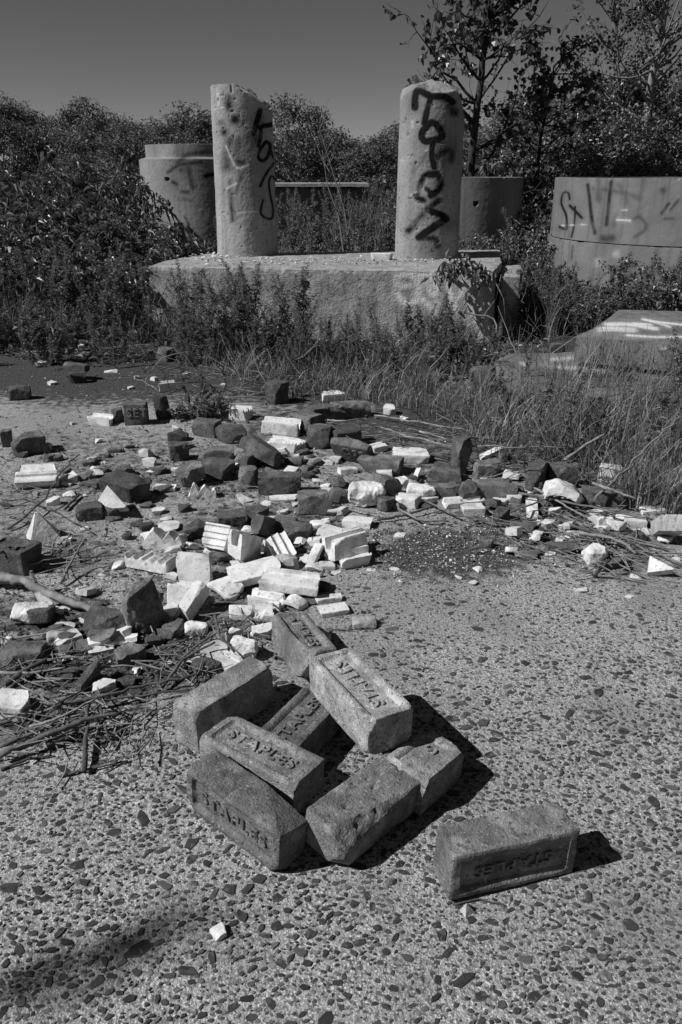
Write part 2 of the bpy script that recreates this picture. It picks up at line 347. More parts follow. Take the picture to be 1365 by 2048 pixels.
hero((0.1481, 1.1632, 0.003, 0.8617, 0.06, 0.05), 'broken half brick with the letter S at the right end of the stack', 8, 'up', L=.13, W=.092, H=.074, txt='S', col=.25, off=.02,
     chips=[((1,-.4,.7), .074, .003), ((.3,1,.5), .062, .003), ((-1,0,.35), .062, .003)])
hero((-0.0945, 1.5649, 0.019, -1.1922, -0.10, -0.16), 'tilted brick at the rear of the stack with a flaked curved left side', 9, 'up', col=.21, txt='STAPLES', W=.088,
     chips=[((.35,-1,.55), .052, .004), ((-.6,-1,-.2), .085, .003)])
# ------------------------------------------------------------------ graffiti strokes, measured on the photograph and sprayed on the surfaces
def zs(x0, y0, sc, pts): return [(x0 + x/sc, y0 + y/sc) for x, y in pts]
def smooth(p):
    if len(p) < 3: return p
    e = np.concatenate([[2*p[0]-p[1]], p, [2*p[-1]-p[-2]]]); out = []
    for i in range(1, len(e)-2):
        for t in (0, .25, .5, .75): out.append(.5*(2*e[i] + (e[i+1]-e[i-1])*t + (2*e[i-1]-5*e[i]+4*e[i+1]-e[i+2])*t*t + (3*e[i]-e[i-1]-3*e[i+1]+e[i+2])*t**3))
    return np.array(out + [p[-1]])
def paint(P, N, strokes, sc):
    """paint density at surface points P (only where the surface faces the sprayer)"""
    q = proj(P); v = np.zeros(len(P)); fr = ((np.array([0,0,CAMH]) - P)*N).sum(1) > 0
    for pts, wd, st, soft in strokes:
        pts = smooth(np.array(pts, float)); d = np.full(len(P), 1e9)
        if len(pts) == 1: d = np.hypot(*(q - pts[0]).T)
        for a, b in zip(pts[:-1], pts[1:]):
            ab = b - a; t = np.clip(((q-a) @ ab)/(ab @ ab + 1e-9), 0, 1); d = np.minimum(d, np.hypot(*(q - a - t[:, None]*ab).T))
        h = wd/sc/2; v = np.maximum(v, np.maximum(st*np.clip((h*(1+soft) - d)/(2*h*soft+1e-6), 0, 1), .22*st*np.exp(-(d/(h*2.6))**2)))
    return v*fr*np.clip(1.0 + .5*noise(P, 13, 77, 4), .3, 1.1)
def cylgrid(cx, cy, R, z0, z1, res, Rt=None):
    n = int(2*math.pi*R/res); m = max(2, int((z1-z0)/res)); a = np.linspace(0, 2*math.pi, n, endpoint=False) + .3
    A, Z = np.meshgrid(a, np.linspace(0, 1, m+1)); Rr = R + ((Rt or R) - R)*Z
    V = np.stack([cx + np.cos(A)*Rr, cy + np.sin(A)*Rr, z0 + (z1-z0)*Z], 2).reshape(-1, 3)
    Fc = []
    for i in range(m):
        for k in range(n): Fc.append((i*n+k, i*n+(k+1) % n, (i+1)*n+(k+1) % n, (i+1)*n+k))
    b = len(V); nr = max(2, int(R/res/1.6)); V = [V]
    for j in range(1, nr):
        f = 1 - j/nr; V.append(np.stack([cx + np.cos(a)*Rr[-1][0]*f, cy + np.sin(a)*Rr[-1][0]*f, np.full(n, z1)], 1))
        p0 = (m*n) if j == 1 else b + (j-2)*n; p1 = b + (j-1)*n
        for k in range(n): Fc.append((p0+k, p0+(k+1) % n, p1+(k+1) % n, p1+k))
    V.append([[cx, cy, z1]]); c = b + (nr-1)*n; p0 = b + (nr-2)*n
    for k in range(n): Fc.append((p0+k, p0+(k+1) % n, c))
    return np.concatenate(V), Fc, n, m
def build_pillar(name, label, bx, topy, wpx, zb, ydist, chips, dark, white, wtop, seed):
    c = PD(bx, 515, ydist); depth = ydist/math.cos(TH)*1.0
    d0 = ydist*math.cos(TH) + (CAMH-zb)*math.sin(TH)
    R = wpx/2*d0/F; zt = PD(bx, topy, ydist)[2]
    V, Fc, n, m = cylgrid(c[0], ydist, R, zb-.003, zt, .006, wtop)
    ctr = np.array([c[0], ydist, 0]); Lc = V - ctr - [0, 0, zb]
    N = np.concatenate([Lc[:, :2], np.zeros((len(V), 1))], 1); N /= np.linalg.norm(N, axis=1, keepdims=True)+1e-9
    side = np.arange(len(V)) < n*(m+1)
    dp = .0035*noise(V, 9, seed, 3) + .0018*noise(V, 60, seed+3, 2)
    pit = np.clip(noise(V, 38, seed+8, 1)-.62, 0, 1)*.03 + np.clip(noise(V, 75, seed+9, 1)-.68, 0, 1)*.02
    V = V + N*(dp - pit)[:, None]*side[:, None]
    Lc = V - ctr - [0, 0, zb]
    for k, (nr, pt, rg) in enumerate(chips):
        u = np.array(nr, float); u /= np.linalg.norm(u); Lc = chip(Lc, nr, float(u @ np.array([pt[0], pt[1], zt-zb+pt[2]])), rg, seed+40+k)
    V = Lc + ctr + [0, 0, zb]
    top = np.clip((Lc[:, 2]-(zt-zb)+.03)/.03, 0, 1); V[:, 2] += .006*noise(V, 30, seed+5, 3)*top
    # lean with the print: the shafts stand a little out of plumb
    me = mesh_of(name, V - ctr - [0, 0, zb], Fc, M['concrete'], True, 45)
    attr(me, 'paint_dark', paint(V, N, dark, 1)*(.9 + .25*noise(V, 70, seed+2, 2))); attr(me, 'paint_white', paint(V, N, white, 1)*.5)
    return tag(link(name, me, None, ctr + [0, 0, zb]), label, 'pillar', 'concrete pillars on the footing')
Z1 = lambda p, w, s=1., f=.35: (zs(380, 140, 4.266, p), w/4.266, s, f)
Z2 = lambda p, w, s=1., f=.35: (zs(740, 140, 4.266, p), w/4.266, s, f)
dkL = [Z1([(600,345),(575,430),(545,545)],52), Z1([(560,500),(620,480),(700,465)],42), Z1([(600,480),(605,560),(585,650)],38,.9),
       Z1([(650,610),(595,690),(590,755),(635,770),(675,715),(685,640),(650,610)],30), Z1([(690,690),(735,800),(747,870)],22), Z1([(720,790),(650,890),(600,990)],24,.9),
       Z1([(738,1060),(735,960),(700,905),(675,960),(690,1080),(710,1180),(700,1265),(640,1258),(605,1210),(625,1110)],19,.9),
       Z1([(325,240),(330,310)],70,.5,.8), Z1([(380,420)],85,.75,.8), Z1([(300,530)],65,.6,.9), Z1([(345,600),(320,700),(310,830)],80,.42,.9), Z1([(410,600),(395,760),(440,790)],60,.4,.9),
       Z1([(345,950),(350,1100),(365,1280)],45,.4,.9), Z1([(440,900),(390,1050)],36,.3,.9), Z1([(270,450)],60,.35,.9), Z1([(590,420),(560,620)],110,.35,.95), Z1([(650,700)],150,.25,.95)]
whL = [Z1([(310,650),(375,800),(420,835),(500,810)],13,1.,.4), Z1([(395,968),(320,1010)],16,1.,.5), Z1([(400,1220),(590,1205)],6), Z1([(220,330),(295,318)],6), Z1([(470,285),(560,275)],5), Z1([(235,180),(245,300)],26,.6,.8)]
dkR = [Z2([(385,320),(392,200),(430,180),(520,222),(640,228),(705,275)],54), Z2([(520,240),(490,340),(465,450)],46), Z2([(640,240),(720,360)],75,.75,.6),
       Z2([(505,462),(445,535),(465,605),(560,595),(618,560),(585,485),(535,448),(505,462)],50), Z2([(540,600),(530,720),(550,830)],42,.95), Z2([(560,740),(640,695),(700,700),(695,770)],55,.75,.6),
       Z2([(480,720),(370,870)],34,.3,.9), Z2([(560,880),(470,900),(430,980),(400,1080),(460,1110)],46,.85,.6), Z2([(500,890),(590,900),(595,1010),(520,1070)],52,.95,.5), Z2([(480,1010),(545,1065)],36,.9),
       Z2([(590,1110),(480,1200),(390,1300),(330,1370)],54,.75,.6), Z2([(490,1190),(640,1250)],50,.95), Z2([(650,1270),(530,1350),(420,1430)],56,.95), Z2([(420,1440),(550,1440),(575,1500)],48,.75,.6), Z2([(480,1480)],170,.4,.95), Z2([(640,1300)],130,.45,.95), Z2([(660,700)],170,.35,.95)]
whR = [Z2([(365,440),(365,480)],20,.7), Z2([(350,1070),(400,1040)],14,.9), Z2([(600,800),(620,910)],14,.6), Z2([(475,690),(495,680)],14,.8), Z2([(275,770)],16,.8)]
ZP = .46
dkL = [(a_, b_, min(1, c_*1.6) if c_ < .8 else c_, d_) for a_, b_, c_, d_ in dkL]
build_pillar('pillar', 'left concrete pillar with dark spray-painted letters down its right side and a chipped top corner', 497, 173, 120, ZP, 6.62, [((.56,-.1,.80), (.0,-.1,0), .02)], dkL, whL, .222, 3)
dkR = [(a_, b_*1.2, c_, d_) for a_, b_, c_, d_ in dkR]
build_pillar('pillar', 'right concrete pillar with rounded top and black spray-painted letters down the middle', 853, 163, 126, ZP, 6.42,
             [((-.75,-.2,.65), (-.15,0,0), .012), ((-.3,-.1,1), (-.06,0,0), .01), ((.72,-.1,.65), (.13,0,-.02), .014), ((.35,-.2,1), (.04,0,0), .01), ((.05,-.8,.75), (0,-.15,-.01), .014), ((.95,-.2,.3), (.2,0,-.12), .01)], dkR, whR, .232, 4)
# ------------------------------------------------------------------ footing and slabs: prisms on a fine lattice
def slab_prism(name, label, cat, poly_top, z0, res, mat, seed, strokes_d=(), strokes_w=(), rough=.006, edge=.012, zt=None, group=None, taper=0.0):
    """a broken concrete slab: polygon outline (world xy), its top at each corner's z, its underside at z0"""
    P = np.array(poly_top, float); n = len(P); c = P.mean(0)
    ring = []
    for i in range(n):
        a, b = P[i], P[(i+1) % n]; k = max(1, int(np.linalg.norm(b-a)/res))
        ring += [a + (b-a)*j/k for j in range(k)]
    ring = np.array(ring); m = len(ring); V = []; Fc = []; H = ring[:, 2].mean() - z0; nv = max(2, int(H/res))
    out = ring - c; out[:, 2] = 0; ol = np.linalg.norm(out, axis=1, keepdims=True); on = out/ol
    for j in range(nv+1):
        t = j/nv; row = ring + on*taper*(1-t); row[:, 2] = z0 + (ring[:, 2]-z0)*t; V.append(row)
    for j in range(nv):
        for k in range(m): Fc.append((j*m+k, j*m+(k+1) % m, (j+1)*m+(k+1) % m, (j+1)*m+k))
    nr = max(3, int(ol.min()/res/1.2)); base = nv*m
    for j in range(1, nr):
        V.append(c + (ring-c)*(1-j/nr)); p0 = base + (j-1)*m
        for k in range(m): Fc.append((p0+k, p0+(k+1) % m, p0+m+(k+1) % m, p0+m+k))
    V = np.concatenate(V + [[c]]); p0 = base + (nr-1)*m
    for k in range(m): Fc.append((p0+k, p0+(k+1) % m, len(V)-1))
    N = np.zeros_like(V); ns = (nv+1)*m; tn = np.roll(ring, -1, 0) - np.roll(ring, 1, 0); sn = np.stack([tn[:,1], -tn[:,0], np.zeros(m)], 1); sn /= np.linalg.norm(sn, axis=1, keepdims=True)
    if (sn*on).sum() < 0: sn = -sn; Fc = [f[::-1] for f in Fc]
    N[:ns] = np.tile(sn, (nv+1, 1)); N[ns:] = [0, 0, 1]
    em = np.zeros(len(V)); em[nv*m-m*min(1, nv-1):ns] = 1; em[nv*m:ns] = 1
    D = np.stack([noise(V, 8, seed+a, 3) for a in range(3)], 1)*rough + np.stack([noise(V, 40, seed+4+a, 2) for a in range(3)], 1)*rough*.4
    V0 = V.copy(); V = V + D*np.where(V[:, 2:3] < z0+1e-4, 0, 1); bite = np.clip(noise(V0, 14, seed+9, 3), 0, 1)
    V = V - (np.concatenate([np.tile(on, (nv+1, 1)), np.zeros((len(V)-ns, 3))])*(em*bite*edge)[:, None]); V[:, 2] -= em*(bite*edge*.7 + edge*.25)
    me = mesh_of(name, V - [c[0], c[1], z0], Fc, mat, True, 50)
    attr(me, 'paint_dark', paint(V0, N, strokes_d, 1)); attr(me, 'paint_white', paint(V0, N, strokes_w, 1))
    return tag(link(name, me, None, (c[0], c[1], z0)), label, cat, group)
Z4 = lambda p, w, s=.5, f=.6: (zs(680, 480, 3.592, p), w/3.592, s, f)
pw = [Z4([(545,290),(520,260),(470,250),(410,268),(398,305),(430,332),(500,330)],24,.42), Z4([(560,430),(500,450),(450,435),(415,385)],26,.42), Z4([(560,250),(570,330),(565,400),(610,440),(690,520)],28,.4),
      Z4([(585,250),(640,330)],26,.38), Z4([(650,270),(700,350)],24,.4), Z4([(590,262),(740,262)],26,.35), Z4([(760,280),(800,400),(845,520)],26,.45), Z4([(690,440),(750,500)],22,.35), Z4([(640,350),(660,390),(700,380)],26,.4),
      Z4([(880,280),(905,330),(935,370)],22,.35), Z4([(930,470),(975,570),(1000,610)],24,.38), Z4([(1010,350),(1020,480),(1055,590),(1000,600)],26,.38), Z4([(810,440),(870,400),(880,360)],24,.4), Z4([(1040,620),(1060,640)],60,.45), Z4([(900,300),(1050,560)],110,.2,.95)]
fr, fl = PX(985, 543, ZP), PX(297, 533, ZP)
bl = PX(415, 507, ZP); br = np.array([1.33, 7.0, ZP])
slab_prism('footing', 'long concrete footing block under the two pillars with faded pale scrawl on its front', 'footing', [fl, fr, PX(1003, 524, ZP), br, bl, PX(330, 520, ZP)], -.02, .011, M['plinthconcrete'], 21, (), [(a_, b_*1.7, c_*1.9, d_) for a_, b_, c_, d_ in pw], .006, .022, taper=.012)
slab_prism('concrete_block', 'small pale concrete block end showing behind the right end of the footing', 'concrete block', [PX(1002,553,.40), PX(1040,553,.40), PX(1044,528,.40), PX(1003,528,.40)], 0, .02, M['plinthconcrete'], 22, rough=.006)
Z3 = lambda p, w, s=1., f=.4: (zs(1045, 330, 4.266, p), w/4.266, s, f)
sw = [Z3([(660,1405),(800,1400),(960,1408)],34,.9,.3), Z3([(720,1362),(900,1360),(1150,1398)],26,.8), Z3([(940,1352),(1100,1362)],18,.8), Z3([(1030,1315),(1160,1345),(1260,1380)],17,.85), Z3([(1090,1330),(1365,1362)],14,.7), Z3([(890,1452),(1080,1465),(1365,1468)],14,.7,.7), Z3([(1150,1550),(1220,1562)],10,.5)]
sw = [(a_, b_*1.25, .8, d_) for a_, b_, c_, d_ in sw]
zt = .27
slab_prism('concrete_slab_piece', 'thick broken slab with white spray paint on top, propped at the right edge', 'concrete slab',
           [PX(1153,672,zt), PX(1365,690,zt-.0), PX(1700,716,zt), PX(1700,640,zt), PX(1365,622,zt), PX(1238,619,zt), PX(1218,635,zt), PX(1190,655,zt)], .135, .012, M['slabpiece'], 23, (), sw, .003, .006)
slab_prism('concrete_slab_piece', 'thin cracked slab lying flat beneath the thick painted slab', 'concrete slab',
           [PX(988,722,.1), PX(1003,752,.1), PX(1030,768,.1), PX(1180,792,.08), PX(1400,812,.08), PX(1500,720,.13), PX(1160,702,.13), PX(1015,706,.12)], -.02, .016, M['slabpiece'], 24, (),
           [Z3([(250,1660),(520,1640)],30,.5,.8), Z3([(300,1720),(640,1750),(760,1790)],30,.45,.8), Z3([(0,1700),(60,1690)],34,.5,.8)], .006, .016)
# ------------------------------------------------------------------ precast rings
def ring(name, label, cx, cy, R, z0, z1, mat, seed, dark=(), white=(), lip=None, hole=None, res=.011, group='precast concrete rings', wall=.11):
    n = int(2*math.pi*R/res); prof = [(R, z0)]
    m = int((z1-z0)/res); prof = [(R, z0 + (z1-z0)*i/m) for i in range(m+1)]
    if lip: prof += [(R-lip[0], z1+.022)] + [(R-lip[0], z1 + .022 + (lip[1]-.022)*i/8) for i in range(1, 9)]; zt = z1 + lip[1]; Ro = R - lip[0]
    else: zt = z1; Ro = R
    prof += [(Ro-.012, zt+.002), (R-wall, zt+.002), (R-wall, zt-.05), (R-wall, z0)]
    a = np.linspace(0, 2*math.pi, n, endpoint=False); V = np.concatenate([np.stack([np.cos(a)*r_, np.sin(a)*r_, np.full(n, z)], 1) for r_, z in prof])
    Fc = [(j*n+k, j*n+(k+1) % n, (j+1)*n+(k+1) % n, (j+1)*n+k) for j in range(len(prof)-1) for k in range(n)]
    N = np.stack([V[:,0], V[:,1], np.zeros(len(V))], 1); N /= np.linalg.norm(N, axis=1, keepdims=True)
    W = V + [cx, cy, 0]; out = np.hypot(V[:,0], V[:,1]) > R-wall*.6
    V = V + N*(.003*noise(W, 5, seed, 3) + .0016*noise(W, 55, seed+4, 2) - np.clip(noise(W, 45, seed+6)-.7, 0, 1)*.02)[:, None]
    tp = (W[:,2] > zt-.03) & out; V[:, 2] -= tp*np.clip(noise(W, 22, seed+8, 3)-.1, 0, 1)*.03
    o = None
    if hole is not None:
        q = proj(W); d = np.hypot(q[:,0]-hole[0], q[:,1]-hole[1]); hit = (d < hole[2]) & (W[:,1] < cy); V = V - N*(hit*.07)[:, None]
    me = mesh_of(name, V - [0, 0, z0], Fc, mat, True, 40)
    attr(me, 'paint_dark', paint(W, N, dark, 1)); attr(me, 'paint_white', paint(W, N, white, 1))
    return tag(link(name, me, None, (cx, cy, z0)), label, 'concrete ring', group)
Z5 = lambda p, w, s=.5, f=.7: (zs(250, 270, 6.2, p), w/6.2, s, f)
DL = 9.4; rL = .62; xL = PD(282, 330, DL)[0] + rL
ring('concrete_ring', 'precast concrete ring with a stepped rim and smudged paint behind the left pillar', xL, DL, rL, 0, PD(400, 318, DL-rL)[2], M['ringpale'], 31,
     [Z5([(650,350),(800,240),(1100,205)],60,.5), Z5([(540,460),(680,372),(950,335)],50,.55), Z5([(790,420),(845,660)],70,.5), Z5([(700,430)],60,.5), Z5([(1000,510),(1110,480)],55,.85,.4), Z5([(700,700),(780,710)],55,.6), Z5([(595,580),(640,610)],44,.6), Z5([(690,790),(830,810)],60,.35)],
     [Z5([(540,930),(555,990)],20,.9,.4)], lip=(.075, .14), hole=(334.5, 357.8, 4.2))
DR = 9.0; xR = PD(925, 400, DR)[0]
ring('concrete_ring', 'plain precast concrete ring with one round hole, behind the right pillar', xR, DR, .61, 0, PD(950, 355, DR-.6)[2], M['ringconcrete'], 32, hole=(952.5, 406.8, 5.2))
DB = 7.9; RB = 1.26; xB = PD(1113, 420, DB)[0] + RB; zt_ = PD(1300, 357, DB-RB)[2]; zs_ = PD(1350, 497, DB-RB)[2]
sk = [Z3([(405,290),(392,240),(350,240),(335,330),(375,430),(382,530),(370,550),(318,528)],20,.8), Z3([(452,355),(445,500),(422,612)],18,.75), Z3([(408,348),(510,452)],24,.85), Z3([(560,170),(590,430),(620,580)],32,.65), Z3([(650,130),(650,300)],50,.45,.8),
      Z3([(760,140),(735,350),(720,510)],34,.6), Z3([(600,200),(850,232),(1000,280)],44,.35,.8), Z3([(690,625),(770,625)],60,.55,.7), Z3([(930,470),(1000,445),(1055,510),(1030,570),(960,610)],34,.4,.7), Z3([(1200,215)],60,.5,.8), Z3([(1190,410),(1250,330)],28,.55), Z3([(1265,385),(1330,300)],24,.55), Z3([(1215,460),(1290,455)],26,.5,.8), Z3([(820,170),(880,260),(900,330)],50,.3,.9), Z3([(800,430),(780,520)],40,.3,.9)]
ring('concrete_ring', 'wide upper precast ring with dark graffiti, top of the stack at the right', xB, DB, RB, zs_+.004, zt_, M['ringconcrete'], 33, sk, [Z3([(812,465),(925,477)],16,.8), Z3([(850,380),(895,384)],8,.7), Z3([(330,515),(560,508)],5,.6)])
ring('concrete_ring', 'wide lower precast ring carrying the graffitied ring, half hidden by weeds at the right', xB-.012, DB+.01, RB+.005, -.3, zs_-.006, M['ringconcrete'], 34, [Z3([(430,690),(420,800)],20,.4)], [Z3([(800,760)],60,.35,.9), Z3([(650,830)],60,.3,.9)])
# far deck between the pillars
yD = 13.5
deck = tag(link('concrete_deck', None), 'low flat concrete deck with a pale lip, far behind between the pillars', 'concrete deck')
za = PD(640, 367, yD)[2]; x0 = PD(470, 370, yD)[0]; x1 = PD(738, 370, yD)[0]; deck.location = ((x0+x1)/2, yD, 0)
def plain_box(lx, ly, lz, seed, rough=.004):
    V, Fc = boxgrid(lx, ly, lz, .06); return V + rough*np.stack([noise(V, 7, seed+a, 3) for a in range(3)], 1), Fc
V, Fc = plain_box(x1-x0, 1.6, .045, 51); o = link('top_slab', mesh_of('top_slab', V, Fc, M['concrete']), deck, (0, .7, za-.022))
V, Fc = plain_box(x1-x0-.2, 1.2, za-.1, 52); link('base_wall', mesh_of('base_wall', V, Fc, M['ringconcrete']), deck, (0, .85, (za-.05)/2))
# ------------------------------------------------------------------ rubble
def rand_chips(V, L, W, H, n, seed, lo=.55, hi=.9, rough=.02, ends=True):
    r = np.random.default_rng(seed); h = np.array([L, W, H])/2
    for k in range(n):
        s = np.array([r.choice([-1, 1]), r.choice([-1, 1]), r.choice([-.3, 1])]); nr = s*r.uniform(.25, 1, 3)/ (h if ends else 1)*h.mean(); nr /= np.linalg.norm(nr)
        V = chip(V, nr, (np.abs(nr)*h).sum()*r.uniform(lo, hi), rough*h.mean(), seed*13+k)
    return V
def piece_geo(kind, L, W, H, seed, mpp):
    """a piece of rubble about L x W x H metres; mpp is metres to the pixel where it lies"""
    res = max(max(L, W, H)/34, mpp*2.2, .0022); V, Fc = boxgrid(L, W, H, res); m = (L*W*H)**(1/3); top = V[:, 2] > H*.499
    r = np.random.default_rng(seed); y = V[:, 1]/W; x = V[:, 0]/L
    if kind in ('brick', 'half', 'panel'):
        V = rounded(V, L, W, H, .03*m)
        if kind == 'panel':
            V[:, 2] -= np.where(top, .09*H*np.clip(np.minimum(L/2*.84-np.abs(V[:,0]), W/2*.68-np.abs(V[:,1]))/(.05*W)+.5, 0, 1), 0)
        V = rand_chips(V, L, W, H, 6 if kind != 'half' else 7, seed, .62, .92, .08)
        if kind == 'half': V = chip(V, (1, r.uniform(-.5, .5), r.uniform(-.4, .4)), L*.38, .05*m, seed+3)
        V = V + .02*m*np.stack([noise(V, 5/m, seed+a, 3) for a in range(3)], 1)
    elif kind == 'chunk':
        V = rounded(V, L, W, H, .05*m); V = rand_chips(V, L, W, H, 8, seed, .5, .85, .05)
        V = V + .03*m*np.stack([noise(V, 2.6/m, seed+a, 4) for a in range(3)], 1) + .018*m*np.stack([noise(V, 11/m, seed+a+9, 2) for a in range(3)], 1)
    elif kind == 'lump':
        V = rounded(V, L, W, H, .3*min(L, W, H)); V = rand_chips(V, L, W, H, 9, seed, .55, .85, .1)
        V = V + .07*m*np.stack([noise(V, 2.2/m, seed+a, 3) for a in range(3)], 1) + .03*m*np.stack([noise(V, 9/m, seed+a+9, 2) for a in range(3)], 1)
    elif kind in ('flute', 'channel', 'score', 'slab', 'bar', 'arch', 'step', 'notch'):
        V = rounded(V, L, W, H, .035*m); t = np.clip(V[:, 2]/H + .5, 0, 1)
        if kind == 'flute': n = r.integers(3, 6); V[:, 2] -= t*H*.34*np.abs(np.sin(math.pi*(y+.5)*n))**.7
        if kind == 'channel': V[:, 2] -= t*H*.55*np.clip((.27-np.abs(y+.04))/.06, 0, 1)
        if kind == 'step': V[:, 2] -= t*H*.5*np.clip((y-.02)/.05, 0, 1) + t*H*.12*np.clip((.08-np.abs(y+.25))/.03, 0, 1)
        if kind == 'score': V[:, 2] -= t*H*.12*(np.abs(((y+.5)*4) % 1 - .5) < .09)
        if kind == 'slab': V[:, 2] -= t*H*.14*(np.abs(y-.12) < .06)*(seed % 2)
        if kind == 'notch': V[:, 2] -= t*H*.5*((np.abs(x-.12) < .12) & (y < .05))
        if kind == 'arch': V[:, 2] += H*1.0*(1-(2*x+.25)**2)*(1+.4*y); V[:, 2] *= 1 + .25*noise(V, 2/m, seed+20, 2)
        V = rand_chips(V, L, W, H*(1 if kind != 'arch' else 3), 3, seed, .74, .94, .03)
        V = chip(V, (1, r.uniform(-.55, .55), r.uniform(-.3, .3)), L*.42, .03*m, seed+3); V = chip(V, (-1, r.uniform(-.4, .4), r.uniform(-.3, .3)), L*.44, .03*m, seed+4)
        V = V + .012*m*np.stack([noise(V, 5/m, seed+a, 3) for a in range(3)], 1)
    elif kind == 'shard':
        V = rand_chips(V, L, W, H, 5, seed, .35, .7, .02, True); V = V + .015*m*np.stack([noise(V, 5/m, seed+a, 2) for a in range(3)], 1)
    elif kind == 'pyr':
        t = np.clip(V[:, 2]/H + .5, 0, 1); k = 1 - .93*t; V[:, 0] = V[:, 0]*k - .12*L*t; V[:, 1] *= k
        V = V + .012*m*np.stack([noise(V, 5/m, seed+a, 3) for a in range(3)], 1)
    elif kind == 'jag':
        t = np.clip(V[:, 2]/H + .5, 0, 1); pk = r.uniform(-.45, .45, 3); hh = np.array([1, .8, .5]); wd = r.uniform(.16, .3, 3)
        pk = np.array([-.28, .12, .4]) + r.uniform(-.06, .06, 3); e = .16 + .84*np.max(hh*np.clip(1-np.abs(x[:, None]-pk)/wd, 0, 1)**.7, axis=1)*(1-.5*np.abs(y+.3)); V[:, 2] = -H/2 + (V[:, 2]+H/2)*np.where(t > .02, e, 1)
        V = V + .03*m*np.stack([noise(V, 4/m, seed+a, 3) for a in range(3)], 1)
    elif kind == 'tri':
        V[:, 1] = V[:, 1]*(1.0 - (x+.5)*.93); V = V + .012*m*np.stack([noise(V, 5/m, seed+a, 2) for a in range(3)], 1)
    if kind not in ('pyr', 'tri', 'jag', 'arch'):       # crumbled arrises
        hb = np.abs(V).max(0) + 1e-9; ed = np.sort(np.abs(V)/hb, axis=1)[:, 1]; V = V*(1 - (.09 if kind in DARK else .08)*(np.clip((ed-.7)/.3, 0, 1)*np.clip(noise(V, 3.2/m, seed+31, 3)-.02, 0, 1))[:, None])
    return V, Fc
DARK = ('brick', 'half', 'panel', 'chunk')
RATIO = dict(brick=(2.35,1,.75), half=(1.35,1,.75), panel=(1.9,1,.75), chunk=(1.3,1,.85), lump=(1.5,1.1,.8), flute=(1.7,1,.4), channel=(1.9,1,.5), score=(1.3,1,.4), slab=(1.7,1,.3), bar=(3.2,1,.5), arch=(2.2,1,.3), step=(1.9,1,.55), notch=(2,1,.4), shard=(1.5,1,.5), pyr=(1,1,1), jag=(1.8,.8,1), tri=(1.4,1,.22))
DARK = ('brick', 'half', 'panel', 'chunk'); NSEED = [1000]; PLACED = []
def rub(kind, x0, y0, x1, y1, label, yaw=0, pitch=0, roll=0, col=None, z=0, cat=None, ratio=None, mat=None, group=None, name=None):
    NSEED[0] += 1; seed = NSEED[0]; ra = np.array(ratio or RATIO[kind], float); R = rotm(math.radians(yaw), math.radians(pitch), math.radians(roll))
    g = PX((x0+x1)/2, y1-(y1-y0)*.15, z); mpp = np.linalg.norm(g-[0,0,CAMH])/F; w_, h_ = x1-x0, y1-y0
    sc = math.sqrt(w_*h_)*mpp/ra.mean()*.8; V, Fc = piece_geo(kind, *(ra*sc), seed, mpp); V = V @ R.T; V[:, 2] -= V[:, 2].min()
    for it in range(7):
        q = proj(V + g); a = q.min(0); b = q.max(0); fx = w_/(b[0]-a[0]); fz = h_/(b[1]-a[1])
        if it < 4:
            u = math.sqrt(fx*fz); e = np.clip(fx/u, .85, 1.18); V = V*u*np.array([e, e**.3, 1/e])
        q = proj(V + g); a = q.min(0); b = q.max(0)
        g = g + [((x0+x1)/2-(a[0]+b[0])/2)*mpp, 0, 0]; dy = b[1]-y1; g[1] += dy*mpp/max(.12, (CAMH-z)/np.linalg.norm(g-[0,0,CAMH]))*.9
    dark = kind in DARK; col = col if col is not None else (.125*float(np.random.default_rng(seed).uniform(.7, 1.5)) if dark else .98)
    if mat is None: mat = M['brick'] if dark else M['tile']
    nm = name or ('brick' if kind in ('brick', 'panel') else 'brick_fragment' if dark else 'stone' if mat is M['rock'] else 'tile_fragment')
    V[:, 2] -= .0025
    o = link(nm, mesh_of(nm, V, Fc, mat, True, 32), None, (g[0], g[1], z), col)
    tag(o, label, cat or ('brick' if dark else 'stone' if mat is M['rock'] else 'tile fragment'), group)
    PLACED.append((g[0], g[1], max(np.ptp(V[:,0]), np.ptp(V[:,1]))/2)); o['top'] = float(V[:, 2].max()+z); return o
B, T = 'loose bricks and brick pieces on the slab', 'white tile fragments on the slab'
def br(*a, **k): return rub(*a, group=B, **k)
def ti(*a, **k): return rub(*a, group=T, **k)
# --- bricks, far to near
br('brick', 262,686,304,707, 'dark brick at the far weed edge, left one of a pair', yaw=8)
br('half', 312,691,355,723, 'dark half brick at the far weed edge, right one of a pair', yaw=-28)
br('brick', 126,722,180,745, 'dark brick resting on a small stub on the blackened far left slab', yaw=-14, z=.045, pitch=4)
br('chunk', 138,741,174,767, 'small stub propping up a dark brick on the far left', yaw=20, ratio=(1.2,.8,.8))
br('chunk', 17,768,64,801, 'rough dark brick lump alone on the far left slab', yaw=15)
p5 = br('brick', 246,800,299,850, 'brick standing on its side showing a framed end with letters SET', yaw=3, ratio=(1.3,.9,1.15), col=.12)
br('half', 305,785,344,839, 'upright brick piece right of the framed lettered brick', yaw=62, ratio=(1,.8,1.4), col=.085)
br('half', 222,812,250,846, 'brown brick stub leaning left of the framed lettered brick', yaw=40)
br('half', 529,757,579,809, 'upright brick block standing against the grass in the middle', yaw=-32, ratio=(1,.9,1.15))
br('brick', 383,834,444,876, 'brick with pale worn top left of the middle heap', yaw=-20, ratio=(1.6,1,.85), col=.12)
br('chunk', 430,847,495,887, 'ragged brick right behind the pale topped brick in the middle heap', yaw=-10)
br('chunk', 336,881,379,922, 'jagged brick lump standing alone left of the middle heap', yaw=25)
br('panel', 404,889,469,924, 'brick lying with an empty framed panel upward in the middle heap', yaw=8)
